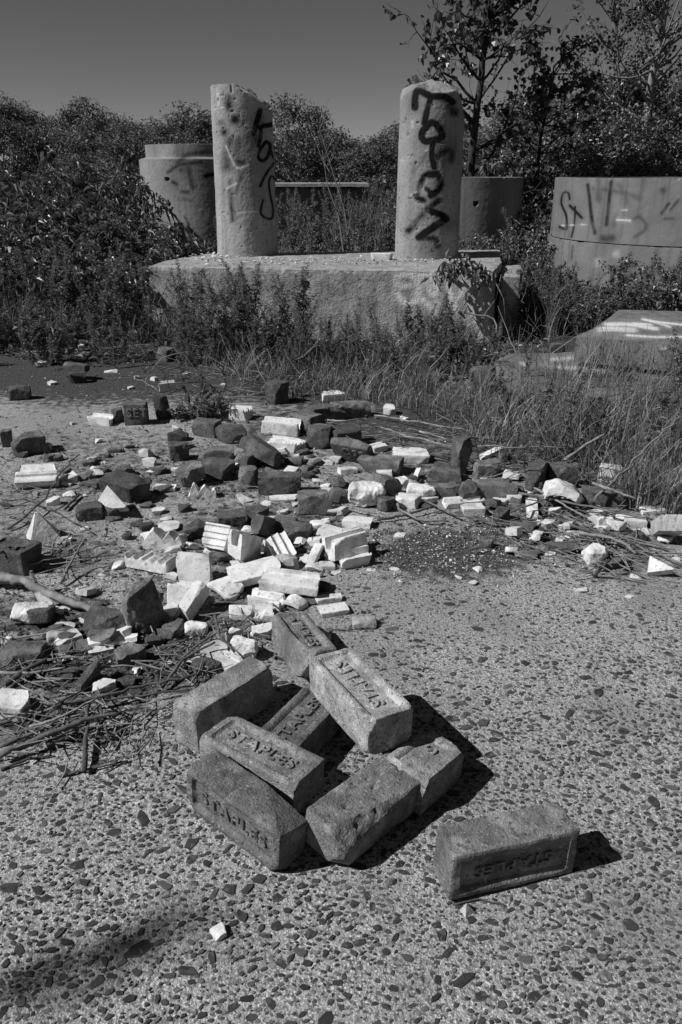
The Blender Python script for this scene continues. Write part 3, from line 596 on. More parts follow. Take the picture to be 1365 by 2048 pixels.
br('brick', 477,867,563,934, 'brick toppled on one corner at the right of the middle heap', yaw=-38, pitch=14, roll=-20, col=.11)
br('half', 468,898,516,940, 'crumbled brick wedged under the toppled brick', yaw=60)
br('half', 399,912,472,961, 'brick piece with a bright flat side at the heart of the middle heap', yaw=-18, pitch=8, col=.12)
br('half', 350,921,413,973, 'dark brick piece leaning on the left of the middle heap', yaw=30, pitch=-18)
br('half', 477,928,521,978, 'rough upright brick end at the foot of the middle heap', yaw=75, ratio=(1,.9,1.3))
br('brick', 516,941,603,991, 'whole brick with long ragged side facing us, front right of the middle heap', yaw=2, ratio=(2,.9,1))
br('half', 0,855,26,894, 'dark brick cut off by the left frame edge', yaw=20)
br('chunk', 21,859,96,912, 'rounded broken brick mass near the left edge with a white splinter on it', yaw=30)
br('brick', 197,936,301,1006, 'large dark brick tilted over a white triangular tile on the left', yaw=-30, roll=12, pitch=6, ratio=(1.6,1,1))
br('half', 585,819,652,866, 'brick with sunlit top, left end of the row by the grass', yaw=-35, ratio=(1.5,1,.8), col=.14)
br('brick', 620,806,692,845, 'brick in the middle of the row by the grass', yaw=20)
br('brick', 660,799,743,839, 'brick at the right end of the row by the grass', yaw=18)
br('half', 613,845,666,898, 'worn rounded brick end in front of the row by the grass', yaw=80, ratio=(1.1,.9,1.1), col=.12)
br('half', 654,847,725,898, 'brick lying behind the tilted lettered brick', yaw=24)
p25 = br('brick', 661,873,751,931, 'tilted brick with raised characters in a frame, right of the middle', yaw=-28, roll=38, ratio=(2.1,.42,1.05), col=.13)
br('brick', 714,903,809,951, 'brick lying flat in front of the tilted lettered brick', yaw=-18, ratio=(2,1.1,.7))
br('half', 902,868,946,951, 'tall broken brick standing in the stalks on the right', yaw=20, ratio=(1,.9,1.6))
br('half', 857,922,926,976, 'brick piece with slanted sunlit face left of the tall broken brick', yaw=-15, pitch=12, col=.115)
br('chunk', 944,915,1006,957, 'ragged brick lump under the white splinter on the right', yaw=10)
br('brick', 952,955,1037,1003, 'long dark brick with chipped near side, right of centre', yaw=-12, ratio=(1.9,1.1,.9))
br('half', 1050,917,1096,981, 'brick leaning upright in the right heap', yaw=70, pitch=10, ratio=(1,.6,1.5), col=.12)
br('brick', 1089,921,1162,979, 'brick with smooth sunlit side behind the white arched tile', yaw=6, ratio=(1.7,.9,1.1), col=.125)
br('brick', 1162,968,1252,1016, 'dark brick just right of the white arched tile', yaw=-12)
br('half', 1234,953,1302,1001, 'blackened brick at the foot of the tall grass on the right', yaw=20)
br('half', 858,963,921,998, 'slim grey brick piece lying below the stalks', yaw=-8, ratio=(2,.8,.7), col=.14)
br('chunk', 917,958,964,1004, 'pointed brick piece between the slim grey piece and the long dark brick', yaw=50, col=.12)
br('half', 740,943,806,993, 'rough brick end standing over the white lumpy tile', yaw=40, pitch=20)
br('half', 595,977,666,1029, 'dark crumbling brick below the whole ragged brick', yaw=5, ratio=(1.4,.8,1))
br('chunk', 655,972,700,1006, 'sunlit brick fragment left of the white lumpy tile', yaw=-20, col=.13)
br('chunk', 754,990,792,1023, 'brick fragment below the white lumpy tile', yaw=30, col=.11)
br('chunk', 366,1034,422,1076, 'slanting brick fragment at the left of the central heap', yaw=35, pitch=-20)
br('half', 433,1017,492,1062, 'rounded brick piece at the top left of the central heap', yaw=15, col=.12)
br('chunk', 490,1008,540,1050, 'broken brick at the crest of the central heap', yaw=-30)
br('half', 502,1026,552,1074, 'sunlit brick wedge in the middle of the central heap', yaw=60, pitch=20, col=.13)
br('half', 540,1027,602,1072, 'brick piece at the right crest of the central heap', yaw=-25, pitch=12)
br('chunk', 562,1040,627,1082, 'rough brick lump at the right foot of the central heap', yaw=20, col=.12)
p46 = br('panel', -20,1070,84,1150, 'brick with raised letters cut off by the left frame edge', yaw=-22, ratio=(1.6,1.1,.9), col=.1)
br('half', 150,1000,206,1042, 'brick fragment below the large dark brick on the left', yaw=15, col=.12)
br('chunk', 200,1009,242,1037, 'brick crumb wedged below the white triangular tile', yaw=-10)
br('chunk', 240,1156,332,1266, 'big grainy brick chunk standing on edge above the twigs', yaw=35, ratio=(1,.7,1.25), col=.17)
br('chunk', 164,1208,268,1273, 'coarse brick chunk lying left of the big grainy one', yaw=-10, ratio=(1.6,1,.8), col=.11)
br('half', 324,1233,376,1278, 'brick stub in the shade right of the big grainy chunk', yaw=65)
br('chunk', 228,1281,294,1332, 'flat dark brick flake among the twigs', yaw=30, ratio=(1.4,1.1,.5))
br('chunk', -5,1278,98,1332, 'pale crumbly brick mass half buried at the left edge', yaw=5, ratio=(1.8,1.2,.5), col=.13)
br('half', 150,1313,202,1387, 'slender brick sliver standing among the twigs', yaw=58, pitch=-15, ratio=(2.2,.7,.6), col=.1)
br('chunk', 384,1312,442,1352, 'brick fragment behind the stacked bricks on the left', yaw=20, col=.1)
br('chunk', 225,1347,274,1376, 'flat brick flake below the twigs', yaw=-5, ratio=(1.5,1.1,.3), col=.08)
br('chunk', 120,1330,160,1362, 'dark brick flake left of the slender sliver', yaw=25, ratio=(1.4,1.1,.35), col=.08)
br('chunk', 984,1010,1022,1043, 'brick wedge at the left of the right twig pile', yaw=30, col=.12)
br('chunk', 1019,1040,1078,1072, 'flat sided brick fragment in front of the right twig pile', yaw=-8, col=.13)
br('chunk', 1092,1080,1160,1108, 'long dark brick flake under the right twig pile', yaw=4, ratio=(2.2,1,.5))
br('chunk', 1030,1098,1076,1120, 'thin brick flake on the dark patch edge at the right', yaw=-10, ratio=(2,1,.4))
br('half', 938,728,994,772, 'brick lying before the thin cracked slab', yaw=-25, col=.12)
br('half', 965,758,1013,792, 'brick nearest the thin cracked slab, in the grass', yaw=15, col=.11)
br('half', 1094,684,1130,706, 'brick between the footing and the thick painted slab', yaw=8, col=.13)
br('chunk', 770,1753,794,1772, 'thumb sized dark chip on the bare slab left of the lone brick', yaw=20, col=.1)
br('chunk', 355,1005,382,1025, 'reddish brown brick crumb left of the central heap', yaw=30, col=.1)
br('chunk', 243,1062,264,1080, 'flat round brick crumb on the slab behind the ribbed tile', yaw=0, ratio=(1.3,1.2,.5), col=.09)
br('chunk', 335,858,378,882, 'pair of low brick crumbs merged in front of the pale topped brick', yaw=0, ratio=(1.6,1,.5), col=.08)
br('chunk', 215,893,245,906, 'small brick flake on the open left slab', yaw=5, ratio=(1.7,1,.5), col=.12)
# --- white tiles, far to near
ti('channel', 318,759,353,785, 'white tile bit standing at the far edge of the weeds', yaw=20)
ti('flute', 174,824,228,852, 'ribbed white tile lying left of the framed lettered brick', yaw=-18, ratio=(1.9,1,.8))
ti('flute', 458,809,506,842, 'ribbed white tile end near the small shrub', yaw=-12, ratio=(1.3,1,.8))
ti('channel', 522,831,603,873, 'white hollowed tile block left of the row by the grass', yaw=-16, ratio=(2,1,.7))
ti('flute', 534,869,614,906, 'ribbed white tile sloping in front of the hollowed block', yaw=-18, ratio=(2,1.1,.6))
ti('slab', 644,779,690,803, 'white tile bit at the grass beyond the brick row', yaw=15)
ti('half', 767,806,793,829, 'small white cube of tile beside the grass', yaw=-25, col=.95, mat=M['tile'], name='tile_fragment', cat='tile fragment')
ti('slab', 732,882,777,907, 'grooved white tile behind the tilted lettered brick', yaw=35)
ti('slab', 784,892,860,927, 'rough white tile slab under the dry stalks', yaw=-5, ratio=(2,1.2,.35))
ti('flute', 675,931,716,949, 'small ribbed white tile below the tilted lettered brick', yaw=10, ratio=(2.2,1,.6))
ti('step', 29,925,119,977, 'white stepped tile with its grooved side turned to us, left edge', yaw=9, roll=40, ratio=(2,1,.5))
ti('shard', 118,940,156,967, 'white tile splinter behind the stick on the left', yaw=30)
ti('tri', 184,969,259,1026, 'white triangular tile plate leaning under the large dark brick', yaw=-35, roll=38, col=.6)
ti('pyr', 52,1022,127,1092, 'white pyramid shaped tile shard on the left', yaw=28, ratio=(1,.9,.9), col=.85)
ti('slab', 304,966,354,982, 'flat white tile strip left of the middle heap', yaw=-3, ratio=(2.4,1,.35))
ti('jag', 377,963,434,997, 'jagged pair of white points below the middle heap', yaw=5)
ti('shard', 92,989,122,1012, 'small white tile block near the left twigs', yaw=25)
ti('slab', 539,987,597,1004, 'white tile lip under the whole ragged brick', yaw=8)
ti('jag', 286,1052,376,1099, 'white crown shaped tile with two points', yaw=-4, ratio=(1.9,.9,.9))
ti('flute', 249,1096,357,1147, 'white tile with five bold ribs', yaw=72, pitch=6, ratio=(.95,1.9,.5))
ti('slab', 352,1101,427,1172, 'thick white tile set on edge with dark marks on its side', yaw=-12, roll=58, ratio=(1.5,1.4,.45), col=.75)
ti('score', 404,1042,476,1106, 'white tile block with scored lines on its side', yaw=-22, roll=55, ratio=(1.1,1,.8))
ti('channel', 456,1057,522,1122, 'white channel tile tipped between scored block and fluted piece', yaw=55, pitch=12, ratio=(1.8,1,.5))
ti('flute', 524,1059,594,1127, 'white fluted tile propped steeply in the central heap', yaw=-62, pitch=24, ratio=(1.5,1.1,.5))
ti('bar', 612,1084,647,1136, 'narrow white tile bar standing near the channel tiles', yaw=68, pitch=-18)
ti('channel', 644,1053,737,1121, 'large white channel tile with a curled end', yaw=32, roll=-14, ratio=(1.8,1,.7))
ti('channel', 671,1088,744,1137, 'white channel tile nearest the dark gravel patch', yaw=24, roll=10, ratio=(1.7,1,.6))
ti('slab', 627,1046,686,1086, 'pitted pale tile piece behind the large channel tile', yaw=-35, roll=20, col=.68)
ti('slab', 684,1029,747,1058, 'flat white tile strip at the top of the dark gravel patch', yaw=-14, ratio=(2.2,1,.4))
ti('lump', 620,1038,662,1057, 'white rounded tile crumb behind the pitted piece', yaw=0)
ti('slab', 452,1110,562,1177, 'big flat white slab of tile, brightest in the heap', yaw=24, ratio=(1.6,1.1,.35), pitch=-8, z=.015)
ti('slab', 516,1133,642,1192, 'thick white tile slab with grey broken front', yaw=-12, ratio=(1.9,1.2,.5), z=.02, pitch=4)
ti('channel', 494,1174,574,1222, 'white channel tile below the thick slab', yaw=-26, ratio=(1.8,1,.6))
ti('notch', 458,1208,550,1242, 'long white tile with a notch in its near side', yaw=-4, ratio=(2.2,1,.45))
ti('arch', 568,1186,617,1220, 'curved white tile sliver beside the channel tile', yaw=-30, ratio=(1.5,1,.3), col=.85)
ti('bar', 627,1184,685,1208, 'white tile bar, upper of two on the bare slab', yaw=14, ratio=(2.6,.9,.6), col=.85)
ti('slab', 634,1202,700,1236, 'white tile strip, lower of two on the bare slab', yaw=18, ratio=(1.9,1,.4))
ti('flute', 334,1158,392,1212, 'white grooved tile block leaning on the brick chunk', yaw=-15, roll=-15, ratio=(1.2,1,.7), col=.9)
ti('bar', 356,1158,420,1245, 'white square tile bar slanting across the heap', yaw=60, pitch=-22, ratio=(2.2,.8,.8), col=.85)
ti('arch', 413,1148,488,1202, 'white curved fluted tile left of the big flat slab', yaw=-50, roll=10, ratio=(1.6,1.1,.3), col=.9)
ti('shard', 320,1196,362,1242, 'white wedge of tile deep in the heap', yaw=70, col=.8)
ti('lump', 368,1239,417,1272, 'white broken tile knob behind the stacked bricks', yaw=10)
ti('slab', 398,1273,457,1324, 'white tile with a round mark on its face', yaw=-30, ratio=(1.3,1.1,.4), pitch=8, col=.9)
ti('slab', 430,1298,492,1348, 'white tile bit right behind the notched brick', yaw=-38, ratio=(1.6,1,.4), col=.85)
ti('lump', 457,1268,517,1319, 'rounded white tile cobble behind the stacked bricks', yaw=-10, ratio=(1.3,1.1,.7))
ti('shard', 450,1252,488,1292, 'white angular tile piece next to the rounded cobble', yaw=30)
ti('shard', 503,1241,552,1277, 'white tile chunk left of the tilted rear brick', yaw=20)
ti('slab', 618,1248,662,1292, 'white tile piece showing behind the tilted rear brick', yaw=-40, col=.8)
ti('slab', -30,1372,62,1443, 'thick white tile block cut off by the left frame edge', yaw=-8, ratio=(1.5,1.1,.5))
ti('arch', 174,1266,269,1292, 'thin curved white tile strip below the coarse chunk', yaw=9, ratio=(3.2,.8,.2))
ti('shard', 184,1353,234,1392, 'white tile lump at the lower edge of the twigs', yaw=10)
ti('lump', 696,960,772,1013, 'big white lumpy tile right of the middle', yaw=12, roll=10, ratio=(1.6,1,.8))
ti('slab', 788,983,844,1018, 'white wedge shaped tile below the brick end', yaw=-16, ratio=(1.6,1,.55))
ti('shard', 787,950,818,977, 'small white tile bit in the tangle right of the middle', yaw=20)
ti('bar', 822,934,843,968, 'white tile splinter standing upright in the tangle', yaw=60, pitch=-25)
ti('lump', 812,964,872,997, 'crumbling white tile below the upright splinter', yaw=-10, ratio=(1.8,1,.6))
ti('channel', 884,988,964,1017, 'white channel tile in front of the pointed brick', yaw=14, ratio=(2.2,1,.5))
ti('slab', 921,1004,972,1034, 'blocky white tile below the channel tile at the right', yaw=6, ratio=(1.5,1,.6))
ti('arch', 1084,955,1170,1017, 'big white arched tile in the right heap', yaw=-14, roll=-12, ratio=(1.5,1.2,.3))
ti('bar', 1052,993,1077,1037, 'white tile strip poking from the right twig pile', yaw=78)
ti('shard', 1098,1012,1124,1032, 'white tile bit under the arched tile', yaw=30)
ti('slab', 1194,924,1246,967, 'white tile block standing in the grass on the right', yaw=-24, ratio=(1.2,.6,.95), col=.85)
ti('bar', 958,892,1007,921, 'white tile splinter slanting behind the right bricks', yaw=28, pitch=-14)
ti('score', 1308,1024,1368,1077, 'scored white tile plate at the right frame edge', yaw=84, roll=0, pitch=18, ratio=(1,1.2,.25), col=.72)
ti('slab', 1248,1027,1296,1057, 'curled pale tile right of the twig pile', yaw=-10, ratio=(1.5,1.1,.6), col=.8)
ti('slab', 1279,1010,1337,1030, 'flat white tile behind the scored plate', yaw=8, ratio=(2.2,1,.3))
ti('lump', 1163,1084,1217,1132, 'white tile knob sitting on twigs at the right', yaw=10, ratio=(1.2,1,.9))
ti('tri', 1224,1048,1288,1072, 'flat triangular white tile behind the knob', yaw=-4, col=.85)
ti('tri', 1294,1110,1348,1152, 'white triangular tile at the lower right of the twig pile', yaw=-24, roll=28, ratio=(1.3,1,.3))
ti('shard', 1072,1036,1106,1064, 'white tile wedge beside the flat sided brick', yaw=20)
ti('bar', 1104,1045,1137,1064, 'slim white tile bit amid the right twigs', yaw=-26)
ti('shard', 1148,1044,1177,1060, 'tiny white tile block behind the twigs', yaw=0)
ti('shard', 1190,1049,1222,1067, 'white tile flake left of the triangular tile', yaw=20)
ti('shard', 1103,1084,1124,1099, 'white tile nub in front of the twig pile', yaw=10)
ti('lump', 20,1200,110,1247, 'bright rough stone slab by the thick branch', yaw=4, ratio=(1.7,1,.55), mat=M['rock'], col=.6)
ti('lump', 92,1255,134,1287, 'pale rough stone below the bright one', yaw=20, mat=M['rock'], col=.35)
ti('lump', 704,1230,754,1257, 'crumbly pale clod on the bare slab right of the heap', yaw=0, ratio=(1.6,1.1,.6), mat=M['rock'], col=.33)
ti('slab', 40,700,86,719, 'weathered pale slab stone at the far left edge of the weeds', yaw=0, mat=M['rock'], col=.22)
ti('slab', 742,505,786,521, 'white tile lying on top of the footing beside the right pillar', yaw=-4, z=ZP, ratio=(1.9,1,.5))
ti('half', 419,1842,455,1881, 'clean white tile chip alone on the front slab', yaw=38, ratio=(1,.9,.5), mat=M['tile'], col=1., name='tile_fragment', cat='tile fragment')
ti('pyr', 918,1804,952,1837, 'pale pointed chip at the foot of the lone brick', yaw=30, ratio=(1,.8,.6), mat=M['rock'], col=.42, name='stone_chip', cat='stone')
# small countable chips on the bare slab
CH = [(70,719,99,733),(94,759,116,771),(208,737,236,746),(150,687,174,704),(344,849,361,863),(300,752,318,762),(364,744,380,756),(268,750,282,758),(112,1304,134,1326),(84,1294,98,1305),(132,1307,142,1320),(264,1328,286,1351),(945,1130,966,1146),(910,1148,926,1158),(933,1158,956,1171),(787,1063,812,1075),
      (778,1133,800,1142),(733,1135,752,1143),(1090,1100,1112,1112),(1260,1145,1285,1158),(1345,1110,1365,1122),(1150,1173,1176,1186),(1250,1187,1270,1197),(223,1118,248,1140),(195,1145,212,1156),(330,1320,345,1332),(300,1010,330,1030),(320,1030,345,1045),(180,930,196,942),(190,875,206,886),(140,842,150,850),(15,880,28,890),(90,880,104,900),(625,955,650,965),(520,1000,545,1012),(600,1110,622,1128),(640,965,662,976),(540,905,552,915),
      (585,905,603,918),(10,1270,26,1285),(120,1070,145,1085),(160,1050,180,1062),(690,800,700,806),(800,830,818,842),(565,850,590,862),(255,770,268,778),(440,765,452,772),(470,940,480,950),(270,1600,282,1610),(60,1515,75,1530),(100,1490,112,1500)]
for k, (a, b, c, d) in enumerate(CH):
    near = 'on the far dark slab' if d < 800 else 'among the bricks of the middle ground' if d < 1050 else 'around the twigs and the gravel patch'
    rub('shard', a, b, c, d, 'small white tile chip ' + near, yaw=(k*47) % 180 - 90, group='small white chips ' + near, name='tile_chip', cat='tile chip', col=.9, ratio=(1.4, 1, .45))
# raised characters on three of the loose bricks
def on_piece(o, txt, c, right, up, size, col, lift=.0015):
    """lay raised text on the piece at world point c"""
    right = np.array(right, float)/np.linalg.norm(right); up = np.array(up, float); up -= right*(up @ right); up /= np.linalg.norm(up); nn = np.cross(right, up)
    t = link('lettering', text_mesh(txt, size, .0022, M['brick']), o, None, col)
    mw = Matrix([[right[i], up[i], nn[i], c[i] + nn[i]*lift] for i in range(3)] + [[0,0,0,1]]); t.matrix_parent_inverse = Matrix(); t.matrix_local = Matrix.Translation(-Vector(o.location)) @ mw
    return t
def surf(o, px, py):
    """where the line of sight through a pixel meets the piece: its point and normal"""
    me = o.data; V = np.array([v.co for v in me.vertices]) + np.array(o.location); N = np.array([v.normal for v in me.vertices])
    q = proj(V); f = ((np.array([0,0,CAMH])-V)*N).sum(1) > 0; d = np.hypot(q[:,0]-px, q[:,1]-py) + np.where(f, 0, 1e4); k = np.argsort(d)[:25]
    n = N[k].mean(0); return V[k[:6]].mean(0), n/np.linalg.norm(n)
for o, txt, px, py, gx, size, col in ((p5, 'SET', 274, 827, (1, 0, 0), .055, .16), (p25, 'O9S', 706, 906, (.9, -.45, -.1), .05, .15), (p46, 'STA', 20, 1098, (.8, .6, 0), .04, .13)):
    c, n = surf(o, px, py); rt = np.array(gx, float); rt -= n*(rt @ n); up = np.cross(n, rt); on_piece(o, txt, c, rt, up, size, col)

# smaller broken pieces filling the heaps, told apart only by the heap they lie in
HEAPS = [('around the middle heap', 520, 930, 190, 50, 34, 14), ('around the central heap of white tiles', 500, 1090, 190, 75, 26, 34), ('in the dirt behind the left twigs', 180, 1270, 190, 60, 34, 14), ('below the dry stalks on the right', 950, 985, 190, 35, 30, 22), ('in the right twig pile', 1180, 1055, 150, 45, 22, 22), ('on the open slab to the left', 200, 960, 190, 60, 22, 12)]
rh = np.random.default_rng(321)
for nm_, cx, cy, rx, ry, nd, nw in HEAPS:
    nd, nw = int(nd*1.45), int(nw*1.45)
    for k in range(nd + nw):
        px, py = cx + rh.normal(0, .55)*rx, cy + rh.normal(0, .6)*ry; s = rh.uniform(9, 26)*(.6 + (py-850)/700); 
        if px < -10 or px > 1375: continue
        a = (px-s, py-s*rh.uniform(.6, 1.1), px+s, py+s*.2)
        if k < nd: rub('chunk', *a, 'small dark brick crumb ' + nm_, yaw=rh.uniform(0, 180), pitch=rh.normal(0, 12), col=rh.uniform(.07, .16), group='brick crumbs ' + nm_, ratio=(rh.uniform(1.1, 1.8), 1, rh.uniform(.4, .9)))
        else: rub('shard' if k % 3 else 'slab', *a, 'small white tile shard ' + nm_, yaw=rh.uniform(0, 180), pitch=rh.normal(0, 15), col=rh.uniform(.7, .98), group='tile shards ' + nm_, ratio=(rh.uniform(1.1, 2), 1, rh.uniform(.3, .8)))
# ------------------------------------------------------------------ plants
def unit(a): return a/(np.linalg.norm(a, axis=-1, keepdims=True)+1e-9)
def leafset(P, D, L, Wd, r, fold=.25, droop=.25, heart=False):
    """folded leaves: at points P pointing along D, lengths L, widths Wd"""
    P = np.asarray(P, float); n = len(P); D = unit(np.asarray(D, float)); L = np.broadcast_to(L, n)[:, None]; Wd = np.broadcast_to(Wd, n)[:, None]
    S = unit(np.cross(D, unit(r.normal(0, .55, (n, 3)) + [0, 0, 1]))); U = np.cross(S, D)
    if not heart:
        mid = P + D*L*.42; V = np.stack([P, mid + S*Wd/2 + U*Wd*fold, P + D*L - np.array([0, 0, 1])*L*droop, mid - S*Wd/2 + U*Wd*fold], 1).reshape(-1, 3)
        b = np.arange(n)[:, None]*4; Fc = np.concatenate([b + [0, 1, 2], b + [0, 2, 3]])
    else:
        m1 = P + D*L*.12; m2 = P + D*L*.45; tip = P + D*L - np.array([0, 0, 1])*L*droop
        V = np.stack([P + D*L*.1, m1 + S*Wd*.36 - D*L*.1, m2 + S*Wd*.5 + U*Wd*fold, tip, m2 - S*Wd*.5 + U*Wd*fold, m1 - S*Wd*.36 - D*L*.1], 1).reshape(-1, 3)
        b = np.arange(n)[:, None]*6; Fc = np.concatenate([b + [0, 1, 2], b + [0, 2, 3], b + [0, 3, 4], b + [0, 4, 5]])
    return V, Fc
def curve_pts(p0, d, L, n, r, bend=.3, up=0.0):
    P = [np.array(p0, float)]; d = unit(np.array(d, float))
    for i in range(n): d = unit(d + r.normal(0, bend/n**.5, 3) + [0, 0, up/n]); P.append(P[-1] + d*L/n)
    return np.array(P)
def weed_mesh(seed, h=1.0, nl=110, leaf=.11, lw=.28, head=True, side=6):
    r = np.random.default_rng(seed); g = Geo(); P = curve_pts((0,0,0), (r.normal(0,.12), r.normal(0,.12), 1), h, 8, r, .25); g.add(*tube(P, np.linspace(.008, .003, 9)*h, 4))
    LP, LD, LL = [], [], []; HP, HD = [], []
    axes = [(P, .12, 1.0, nl)]
    for k in range(side):
        t = r.uniform(.3, .85); b = P[int(t*8)]; Q = curve_pts(b, (math.cos(k*2.4), math.sin(k*2.4), 1.1), h*(1-t)*r.uniform(.5, .9), 4, r, .2, .4); g.add(*tube(Q, np.linspace(.004, .0015, 5)*h, 3)); axes.append((Q, .0, .6, nl//5))
    for Q, t0, s, n in axes:
        m = len(Q)-1; t = r.uniform(t0, 1, n); i = np.minimum((t*m).astype(int), m-1); f = (t*m-i)[:, None]; pos = Q[i]*(1-f) + Q[i+1]*f; a = r.uniform(0, 2*math.pi, n)
        LP.append(pos); LD.append(np.stack([np.cos(a), np.sin(a), r.uniform(-.3, .6, n)], 1)); LL.append(leaf*h*s*(1.1-.75*t)*r.uniform(.6, 1.2, n))
        if head:
            n2 = int(n*.9); t = 1-.3*r.random(n2)**1.3; i = np.minimum((t*m).astype(int), m-1); f = (t*m-i)[:, None]; HP.append(Q[i]*(1-f) + Q[i+1]*f + r.normal(0, .012*h, (n2, 3))); HD.append(r.normal(0, 1, (n2, 3)) + [0, 0, .6])
    L = np.concatenate(LL); lv = Geo(); lv.add(*leafset(np.concatenate(LP), np.concatenate(LD), L, L*lw, r))
    parts = [('stem', g.mesh('stem', M['stem'])), ('leaves', lv.mesh('leaves', M['leaf_weed']))]
    if head: hp = np.concatenate(HP); hg = Geo(); hg.add(*leafset(hp, np.concatenate(HD), r.uniform(.012, .03, len(hp))*h, .009*h, r)); parts.append(('seed_head', hg.mesh('seed_head', M['seed'])))
    return parts
def shrub_mesh(seed, h, rad, ns, nl, leaf, lw, mat='leaf', bark='bark', droop=.35):
    r = np.random.default_rng(seed); g = Geo(); LP, LD = [], []
    for k in range(ns):
        a = r.uniform(0, 2*math.pi); s = r.uniform(.15, 1)**.6; P = curve_pts((r.normal(0, .06*rad), r.normal(0, .06*rad), 0), (math.cos(a)*s*rad/h*1.25, math.sin(a)*s*rad/h*1.25, 1), h*r.uniform(.7, 1.08), 7, r, .35, -.25)
        g.add(*tube(P, np.linspace(.012, .003, 8)*(.6+h*.4), 4))
        for b in range(5):
            i = r.integers(2, 8); Q = curve_pts(P[i], r.normal(0, 1, 3) + [0, 0, .5], h*r.uniform(.14, .32), 4, r, .4, -.2); g.add(*tube(Q, np.linspace(.005, .0015, 5), 3))
            n = nl//(ns*6)+1; t = r.integers(0, 4, n); f = r.random((n, 1)); LP.append(Q[t]*(1-f) + Q[t+1]*f + r.normal(0, .02*h, (n, 3))); LD.append(r.normal(0, 1, (n, 3)) + [0, 0, -.1])
        n = nl//(ns*6)+1; t = r.integers(2, 7, n); f = r.random((n, 1)); LP.append(P[t]*(1-f) + P[t+1]*f + r.normal(0, .03*h, (n, 3))); LD.append(r.normal(0, 1, (n, 3)))
    LP = np.concatenate(LP); L = leaf*r.uniform(.55, 1.25, len(LP)); LP[:, 2] = np.maximum(LP[:, 2], .02); lv = Geo(); lv.add(*leafset(LP, np.concatenate(LD), L, L*lw, r, droop=droop))
    return [('stem', g.mesh('stem', M[bark])), ('foliage', lv.mesh('foliage', M[mat]))]
def tree_mesh(seed, h, rad, nclump, nl, leaf, mat='leaf_far', trunk=.06, low=.15):
    """a scrubby tree: tapered trunk, limbs, and leaf clumps with gaps between"""
    r = np.random.default_rng(seed); g = Geo(); T = curve_pts((0,0,-.1), (r.normal(0,.1), r.normal(0,.1), 1), h*.8, 7, r, .3); g.add(*tube(T, np.linspace(trunk, trunk*.25, 8), 6)); LP = []
    for k in range(nclump):
        t = r.uniform(low, 1); b = T[min(7, int(t*7.5))]; a = r.uniform(0, 2*math.pi); e = rad*math.sqrt(max(.08, 1-(2*t-.9)**2))*r.uniform(.35, 1.05)
        c = np.array([math.cos(a)*e, math.sin(a)*e, h*(low*.4 + (1-low*.4)*t)*r.uniform(.84, .97)]); mid = (b + c)/2 + r.normal(0, .06*rad, 3)
        g.add(*tube([b, mid, c], [trunk*.35, trunk*.2, trunk*.06], 4)); n = int(nl/nclump*r.uniform(.4, 1.6)); LP.append(c + unit(r.normal(0, 1, (n, 3)))*[.26*rad, .26*rad, .095*h]*r.uniform(.6, 1.3)*r.random((n, 1))**.45)
        for _ in range(3):
            Q = c + unit(r.normal(0, 1, 3) + [0,0,1.0])*h*r.uniform(.06, .15); g.add(*tube([c, Q], [trunk*.08, trunk*.03], 3)); f = r.random((7, 1)); LP.append(c + (Q-c)*f + r.normal(0, .006*h, (7, 3)))
    LP = np.concatenate(LP); LP = LP[LP[:, 2] > .03]; L = leaf*r.uniform(.5, 1.3, len(LP)); lv = Geo(); lv.add(*leafset(LP, r.normal(0, 1, (len(LP), 3)), L, L*.6, r, droop=.1))
    return [('trunk', g.mesh('trunk', M['bark'])), ('crown', lv.mesh('crown', M[mat]))]
def plant(name, parts, label, cat, loc, rz, sc, group=None, tilt=(0, 0), sz=None):
    e = link(name, None, None, loc); e.rotation_euler = (tilt[0], tilt[1], rz); e.scale = (sc, sc, sz or sc); tag(e, label, cat, group)
    for pn, me in parts: tag(link(pn, me, e), kind='stuff' if pn in ('leaves', 'foliage', 'crown', 'seed_head') else None)
    return e
R_ = np.random.default_rng(99)
# --- treeline beyond
TR = [tree_mesh(300+k, 1, .5, 60, 9000, .026, trunk=.022, low=.08) for k in range(4)]
lin = 'scrub trees along the horizon'
def top_tree(px, py, Y, wide, label, k, extra=0):
    c = PD(px, py, Y); h = c[2] + extra; e = plant('scrub_tree', TR[k % 4], label, 'tree', (c[0], Y, -.05), R_.uniform(0, 6.28), wide, lin, sz=h)
    return e
k = 0
for px, py in ((-60,190),(15,182),(70,208),(120,222),(170,196),(222,214),(275,222),(320,232),(360,228),(400,206),(445,228)):
    top_tree(px, py, 24 + 5*math.sin(px), 3.4, 'rounded scrub tree in the treeline left of the left pillar', k); k += 1
for px, py, Y, wd, lb in ((575,178,17,2.6,'taller feathery scrub tree just right of the left pillar'), (625,212,17.5,2.0,'smaller feathery scrub tree second right of the left pillar')): top_tree(px, py, Y, wd, lb, k); k += 1
for px, py in ((520,258),(560,268),(610,284),(660,282),(700,272),(740,258),(780,246),(820,240),(880,235),(930,225)):
    top_tree(px, py, 30 + 4*math.sin(px), 3.8, 'low scrub tree in the hazy line between the pillars', k); k += 1
for px, py in ((1000,205),(1060,190),(1120,170),(1180,165),(1240,150),(1310,140),(1390,130)):
    top_tree(px, py, 22 + 3*math.sin(px), 3.6, 'scrub tree at the back right behind the poplar', k); k += 1
